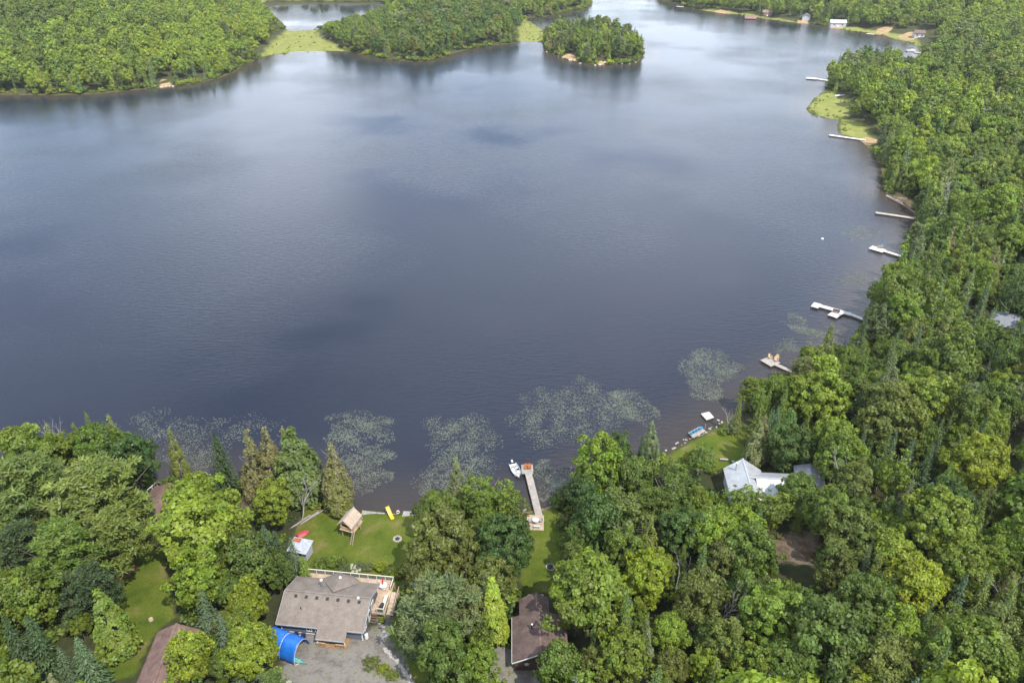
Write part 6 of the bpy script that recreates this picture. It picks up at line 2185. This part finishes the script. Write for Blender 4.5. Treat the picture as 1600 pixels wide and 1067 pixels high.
def scatter(name, label, items, kind_='stuff'):
    n = len(items)
    me = bpy.data.meshes.new(name)
    me.vertices.add(n)
    me.vertices.foreach_set('co', np.array([(t['x'], t['y'], t['z']) for t in items], np.float32).reshape(-1))
    at_ = me.attributes.new('vidx', 'INT', 'POINT')
    at_.data.foreach_set('value', np.array([rnd.choice(src_i[t['k']]) for t in items], np.int32))
    at_ = me.attributes.new('scl', 'FLOAT_VECTOR', 'POINT')
    at_.data.foreach_set('vector', np.array([(t['r'] / KINDS[t['k']]['R'], t['r'] / KINDS[t['k']]['R'], t['h'] / KINDS[t['k']]['H']) for t in items], np.float32).reshape(-1))
    at_ = me.attributes.new('rot', 'FLOAT_VECTOR', 'POINT')
    at_.data.foreach_set('vector', np.array([(0, 0, rnd.uniform(0, 6.28)) for t in items], np.float32).reshape(-1))
    at_ = me.attributes.new('tint', 'FLOAT_COLOR', 'POINT')
    at_.data.foreach_set('color', np.array([(*tint_of(t), 1) for t in items], np.float32).reshape(-1))
    o = link(name, me, kind=kind_)
    o['label'] = label
    ng = bpy.data.node_groups.new(name, 'GeometryNodeTree')
    ng.interface.new_socket('Geometry', in_out='INPUT', socket_type='NodeSocketGeometry')
    ng.interface.new_socket('Geometry', in_out='OUTPUT', socket_type='NodeSocketGeometry')
    nn, nl = ng.nodes, ng.links
    gi, go = nn.new('NodeGroupInput'), nn.new('NodeGroupOutput')
    ci = nn.new('GeometryNodeCollectionInfo')
    ci.inputs['Collection'].default_value = SRC
    ci.inputs['Separate Children'].default_value = True
    ci.inputs['Reset Children'].default_value = True
    ip = nn.new('GeometryNodeInstanceOnPoints')
    ip.inputs['Pick Instance'].default_value = True

    def named(a, ty):
        x = nn.new('GeometryNodeInputNamedAttribute')
        x.data_type = ty
        x.inputs['Name'].default_value = a
        return x.outputs['Attribute']
    e2r = nn.new('FunctionNodeEulerToRotation')
    nl.new(named('rot', 'FLOAT_VECTOR'), e2r.inputs[0])
    nl.new(gi.outputs[0], ip.inputs['Points'])
    nl.new(ci.outputs[0], ip.inputs['Instance'])
    nl.new(named('vidx', 'INT'), ip.inputs['Instance Index'])
    nl.new(e2r.outputs[0], ip.inputs['Rotation'])
    nl.new(named('scl', 'FLOAT_VECTOR'), ip.inputs['Scale'])
    nl.new(ip.outputs[0], go.inputs[0])
    md = o.modifiers.new('scatter', 'NODES')
    md.node_group = ng
    return o


scatter('forest', 'mixed broadleaf and conifer wood covering the shores beyond the nearer trees', mass)
print('SOLO', len(solo), cnt, 'MASS', len(mass), 'HAND', len(trees))

# undergrowth at the foot of the wood and along the banks
N2 = 26000
cy = np.where(rs.uniform(size=N2) < 0.45, rs.uniform(58, 260, N2), rs.uniform(260, 900, N2))
half = (cy * _c + CAM_H * _s) * (800 / FPX) * 1.05 + 5
cx = rs.uniform(-1, 1, N2) * half
d_, m_, l_, gr_, sa_, z_ = (gl(A, cx, cy) for A in (g_d, g_m, g_lawn, g_grav, g_sand, g_z))
under = []
for poly in (LAKE, ISLAND, POND):
    for i in range(len(poly)):
        a, c = poly[i], poly[(i + 1) % len(poly)]
        L = float(np.hypot(*(c - a)))
        if L > 400:
            continue
        nx_, ny_ = (c[1] - a[1]) / L, -(c[0] - a[0]) / L
        for _ in range(int(L * (0.9 if a[1] > 200 else 0.6))):
            f, o = rs.uniform(), rs.uniform(0.4, 4.0) * (1 if rs.uniform() < 0.5 else -1)
            x, y = float(a[0] + (c[0] - a[0]) * f + nx_ * o), float(a[1] + (c[1] - a[1]) * f + ny_ * o)
            if gl(g_d, x, y) < 0.3 or gl(g_lawn, x, y) > -0.3 or gl(g_sand, x, y) > 0.3:
                continue
            h = rs.uniform(0.8, 3.6) if y > 200 else rs.uniform(0.5, 2.0)
            if gl(g_m, x, y) > -1:
                h *= 0.35
            z = float(gl(g_z, x, y))
            if blocks(x, y, z, h, h * 0.6):
                continue
            under.append(dict(k='bush', x=x, y=y, z=z - 0.15, h=float(h), r=float(h * rs.uniform(0.55, 1.0)), tint=str(rs.choice(['lime', 'leaf', 'mid', 'olive', 'mid', 'deep', 'gold']))))
for i in range(N2):
    d = d_[i]
    bank = 0.35 < d < 4.5
    if d < 0.35 or l_[i] > 0.3 or gr_[i] > -0.3 or sa_[i] > 0.5:
        continue
    if m_[i] > -1:
        if rs.uniform() > 0.35:
            continue
        ti, h = rs.choice(['gold', 'lime', 'leaf', 'olive']), rs.uniform(0.5, 1.3)
    elif bank:
        ti, h = rs.choice(['lime', 'leaf', 'gold', 'olive', 'mid']), rs.uniform(0.9, 2.8)
    else:
        if rs.uniform() > 0.30:
            continue
        ti, h = rs.choice(['mid', 'leaf', 'deep', 'olive']), rs.uniform(0.8, 2.6)
    x, y = float(cx[i]), float(cy[i])
    if blocks(x, y, float(z_[i]), h, h * 0.6) and not (m_[i] > -1 and h < 1):
        continue
    under.append(dict(k='bush', x=x, y=y, z=float(z_[i]) - 0.1, h=float(h), r=float(h * rs.uniform(0.5, 0.9)), tint=str(ti)))
scatter('undergrowth', 'low shrubs and bank growth under the trees and along the waterline', under)
print('UNDER', len(under))

# ------------------------------------------------------------------ lily pads floating in the shallows
PADS = [([(515, 652), (560, 644), (612, 655), (608, 690), (600, 722), (608, 745), (580, 772), (548, 772), (545, 745), (520, 700)], 2300),
        ([(668, 655), (740, 640), (780, 680), (770, 740), (775, 790), (720, 800), (650, 790), (645, 760), (670, 720)], 2500),
        ([(790, 650), (830, 610), (930, 588), (950, 610), (1000, 625), (960, 680), (880, 690), (830, 700)], 2300),
        ([(950, 612), (985, 608), (1012, 625), (1026, 650), (1015, 668), (985, 655), (955, 638)], 900),
        ([(1060, 570), (1075, 552), (1095, 543), (1130, 552), (1156, 570), (1150, 588), (1110, 600), (1135, 610), (1150, 625), (1120, 632), (1090, 615), (1072, 600)], 2000),
        ([(1222, 500), (1238, 492), (1262, 497), (1262, 508), (1310, 520), (1308, 532), (1275, 550), (1262, 530), (1225, 515)], 1000),
        ([(1210, 535), (1240, 530), (1245, 550), (1215, 552)], 250),
        ([(1318, 368), (1335, 355), (1372, 357), (1365, 374), (1330, 378)], 600), ([(1310, 436), (1340, 428), (1378, 432), (1360, 446), (1320, 446)], 350),
        ([(832, 735), (860, 722), (885, 735), (888, 760), (865, 785), (850, 780)], 700),
        ([(180, 655), (240, 640), (330, 655), (440, 648), (440, 665), (370, 690), (320, 740), (270, 735), (220, 690)], 2600), ([(260, 720), (330, 690), (352, 720), (330, 760), (270, 745)], 700)]
LEAFV = []
for a in range(7):
    th = 0.35 + a * (2 * math.pi - 0.5) / 6
    LEAFV.append((math.cos(th), math.sin(th)))
LEAFV.append((0.12, 0.02))
pr = np.random.RandomState(5)
for pi_, (poly, n) in enumerate(PADS):
    w = P2(poly)
    lo, hi = w.min(0), w.max(0)
    n = int(n * (1.9 if pi_ < 10 else 0.8))
    q = pr.uniform(lo - 1, hi + 1, (n * 8, 2))
    inside = sdf(w, q[:, 0], q[:, 1]) + 1.6 * wob(q[:, 0], q[:, 1], 0.7, 40 + pi_)
    dens = 0.45 + 0.55 * wob(q[:, 0], q[:, 1], 0.9, 60 + pi_) + 0.3 * wob(q[:, 0], q[:, 1], 3.0, 80 + pi_)
    keep = (inside > -1) & (pr.uniform(size=len(q)) < np.clip(dens + 0.2, 0.03, 1) * np.clip((inside + 1) / (1.6 if pi_ in (0, 3, 4, 5, 7) else 4.0), 0.0, 1) ** 1.3) & (gl(g_d, q[:, 0], q[:, 1]) < -0.4)
    q = q[keep][:n]
    b = MB()
    for x, y in q:
        r = pr.uniform(0.06, 0.14)
        a = pr.uniform(0, 6.28)
        tl = pr.normal(size=2) * 0.05
        ca, sa = math.cos(a), math.sin(a)
        b.add([(x + r * (ca * u - sa * v_), y + r * (sa * u + ca * v_), 0.012 + r * (u * tl[0] + v_ * tl[1]) + 0.01) for u, v_ in LEAFV], [tuple(range(8))])
    o = b.build('lily_pads', M['pad'], None, 'stuff')
    o['label'] = 'patch of small floating lily pads on the shallow water'

# ------------------------------------------------------------------ a cumulus added out of view, shaped and placed to shade the near shore
def shade_cloud():
    m, nt, n, l, bs = mat_new('shade_cloud')
    n.remove(bs)
    df = n.new('ShaderNodeBsdfDiffuse'); df.inputs['Color'].default_value = (0.9, 0.9, 0.92, 1)
    tl = n.new('ShaderNodeBsdfTranslucent'); tl.inputs['Color'].default_value = (0.9, 0.9, 0.92, 1)
    tp = n.new('ShaderNodeBsdfTransparent')
    m1 = n.new('ShaderNodeMixShader'); m1.inputs[0].default_value = 0.5
    m2 = n.new('ShaderNodeMixShader'); m2.inputs[0].default_value = 0.42
    l.new(df.outputs[0], m1.inputs[1]); l.new(tl.outputs[0], m1.inputs[2])
    l.new(tp.outputs[0], m2.inputs[1]); l.new(m1.outputs[0], m2.inputs[2])
    tc = n.new('ShaderNodeTexCoord')
    mp = n.new('ShaderNodeMapping'); mp.inputs['Scale'].default_value = (1 / 620, 1 / 250, 0)
    ln = n.new('ShaderNodeVectorMath'); ln.operation = 'LENGTH'
    mr = n.new('ShaderNodeMapRange'); mr.interpolation_type = 'SMOOTHSTEP'
    mr.inputs['From Min'].default_value = 1.05; mr.inputs['From Max'].default_value = 0.55
    mr.inputs['To Min'].default_value = 0.02; mr.inputs['To Max'].default_value = 0.24
    l.new(tc.outputs['Object'], mp.inputs[0]); l.new(mp.outputs[0], ln.inputs[0]); l.new(ln.outputs['Value'], mr.inputs['Value'])
    l.new(mr.outputs[0], m2.inputs[0])
    l.new(m2.outputs[0], n['Material Output'].inputs['Surface'])
    nu, nv = 96, 40
    u = np.linspace(0, 2 * math.pi, nu, endpoint=False)
    w = np.linspace(-math.pi / 2, math.pi / 2, nv)
    U, W = np.meshgrid(u, w)
    ex = lambda c, p: np.sign(c) * np.abs(c) ** p
    X = ex(np.cos(U), 0.7) * np.cos(W) ** 0.6
    Y = ex(np.sin(U), 0.7) * np.cos(W) ** 0.6
    Z = np.where(np.sin(W) > 0, np.sin(W), 0.25 * np.sin(W))
    bump = 1 + 0.07 * wob(X * 100, Y * 100, 0.05, 91) + 0.05 * wob(X * 100, Y * 100, 0.12, 92) + 0.03 * wob(X * 100, Y * 100, 0.3, 93)
    co = np.stack([X * 620 * bump, Y * 260 * bump, 900 + Z * 130 * bump], -1).reshape(-1, 3)
    fs = [(j * nu + i, j * nu + (i + 1) % nu, (j + 1) * nu + (i + 1) % nu, (j + 1) * nu + i) for j in range(nv - 1) for i in range(nu)]
    me = bpy.data.meshes.new('shade_cloud')
    me.from_pydata(co.tolist(), [], fs)
    me.materials.append(m)
    me.shade_smooth()
    o = link('shade_cloud', me, kind='stuff')
    k = 900 / math.tan(SUN_EL)
    o.location = (math.sin(SUN_AZ) * k + 30, math.cos(SUN_AZ) * k - 20, 0)
    o['label'] = 'broad white cumulus added out of view to shade the near shore'


shade_cloud()

# ------------------------------------------------------------------ haze: thin even air over the whole place
b = MB()
b.box((0, 1500, 52.5), (5600, 4000, 125))
hm = bpy.data.materials.new('haze')
hm.use_nodes = True
hn, hl = hm.node_tree.nodes, hm.node_tree.links
hn.clear()
ho = hn.new('ShaderNodeOutputMaterial')
hv = hn.new('ShaderNodeVolumePrincipled')
hv.inputs['Color'].default_value = (0.95, 0.97, 1.0, 1)
hv.inputs['Density'].default_value = 0.00006
hv.inputs['Anisotropy'].default_value = 0.2
hl.new(hv.outputs[0], ho.inputs['Volume'])
hz_o = b.build('haze', hm, None, 'stuff')
hz_o['label'] = 'thin pale summer haze over the lake'
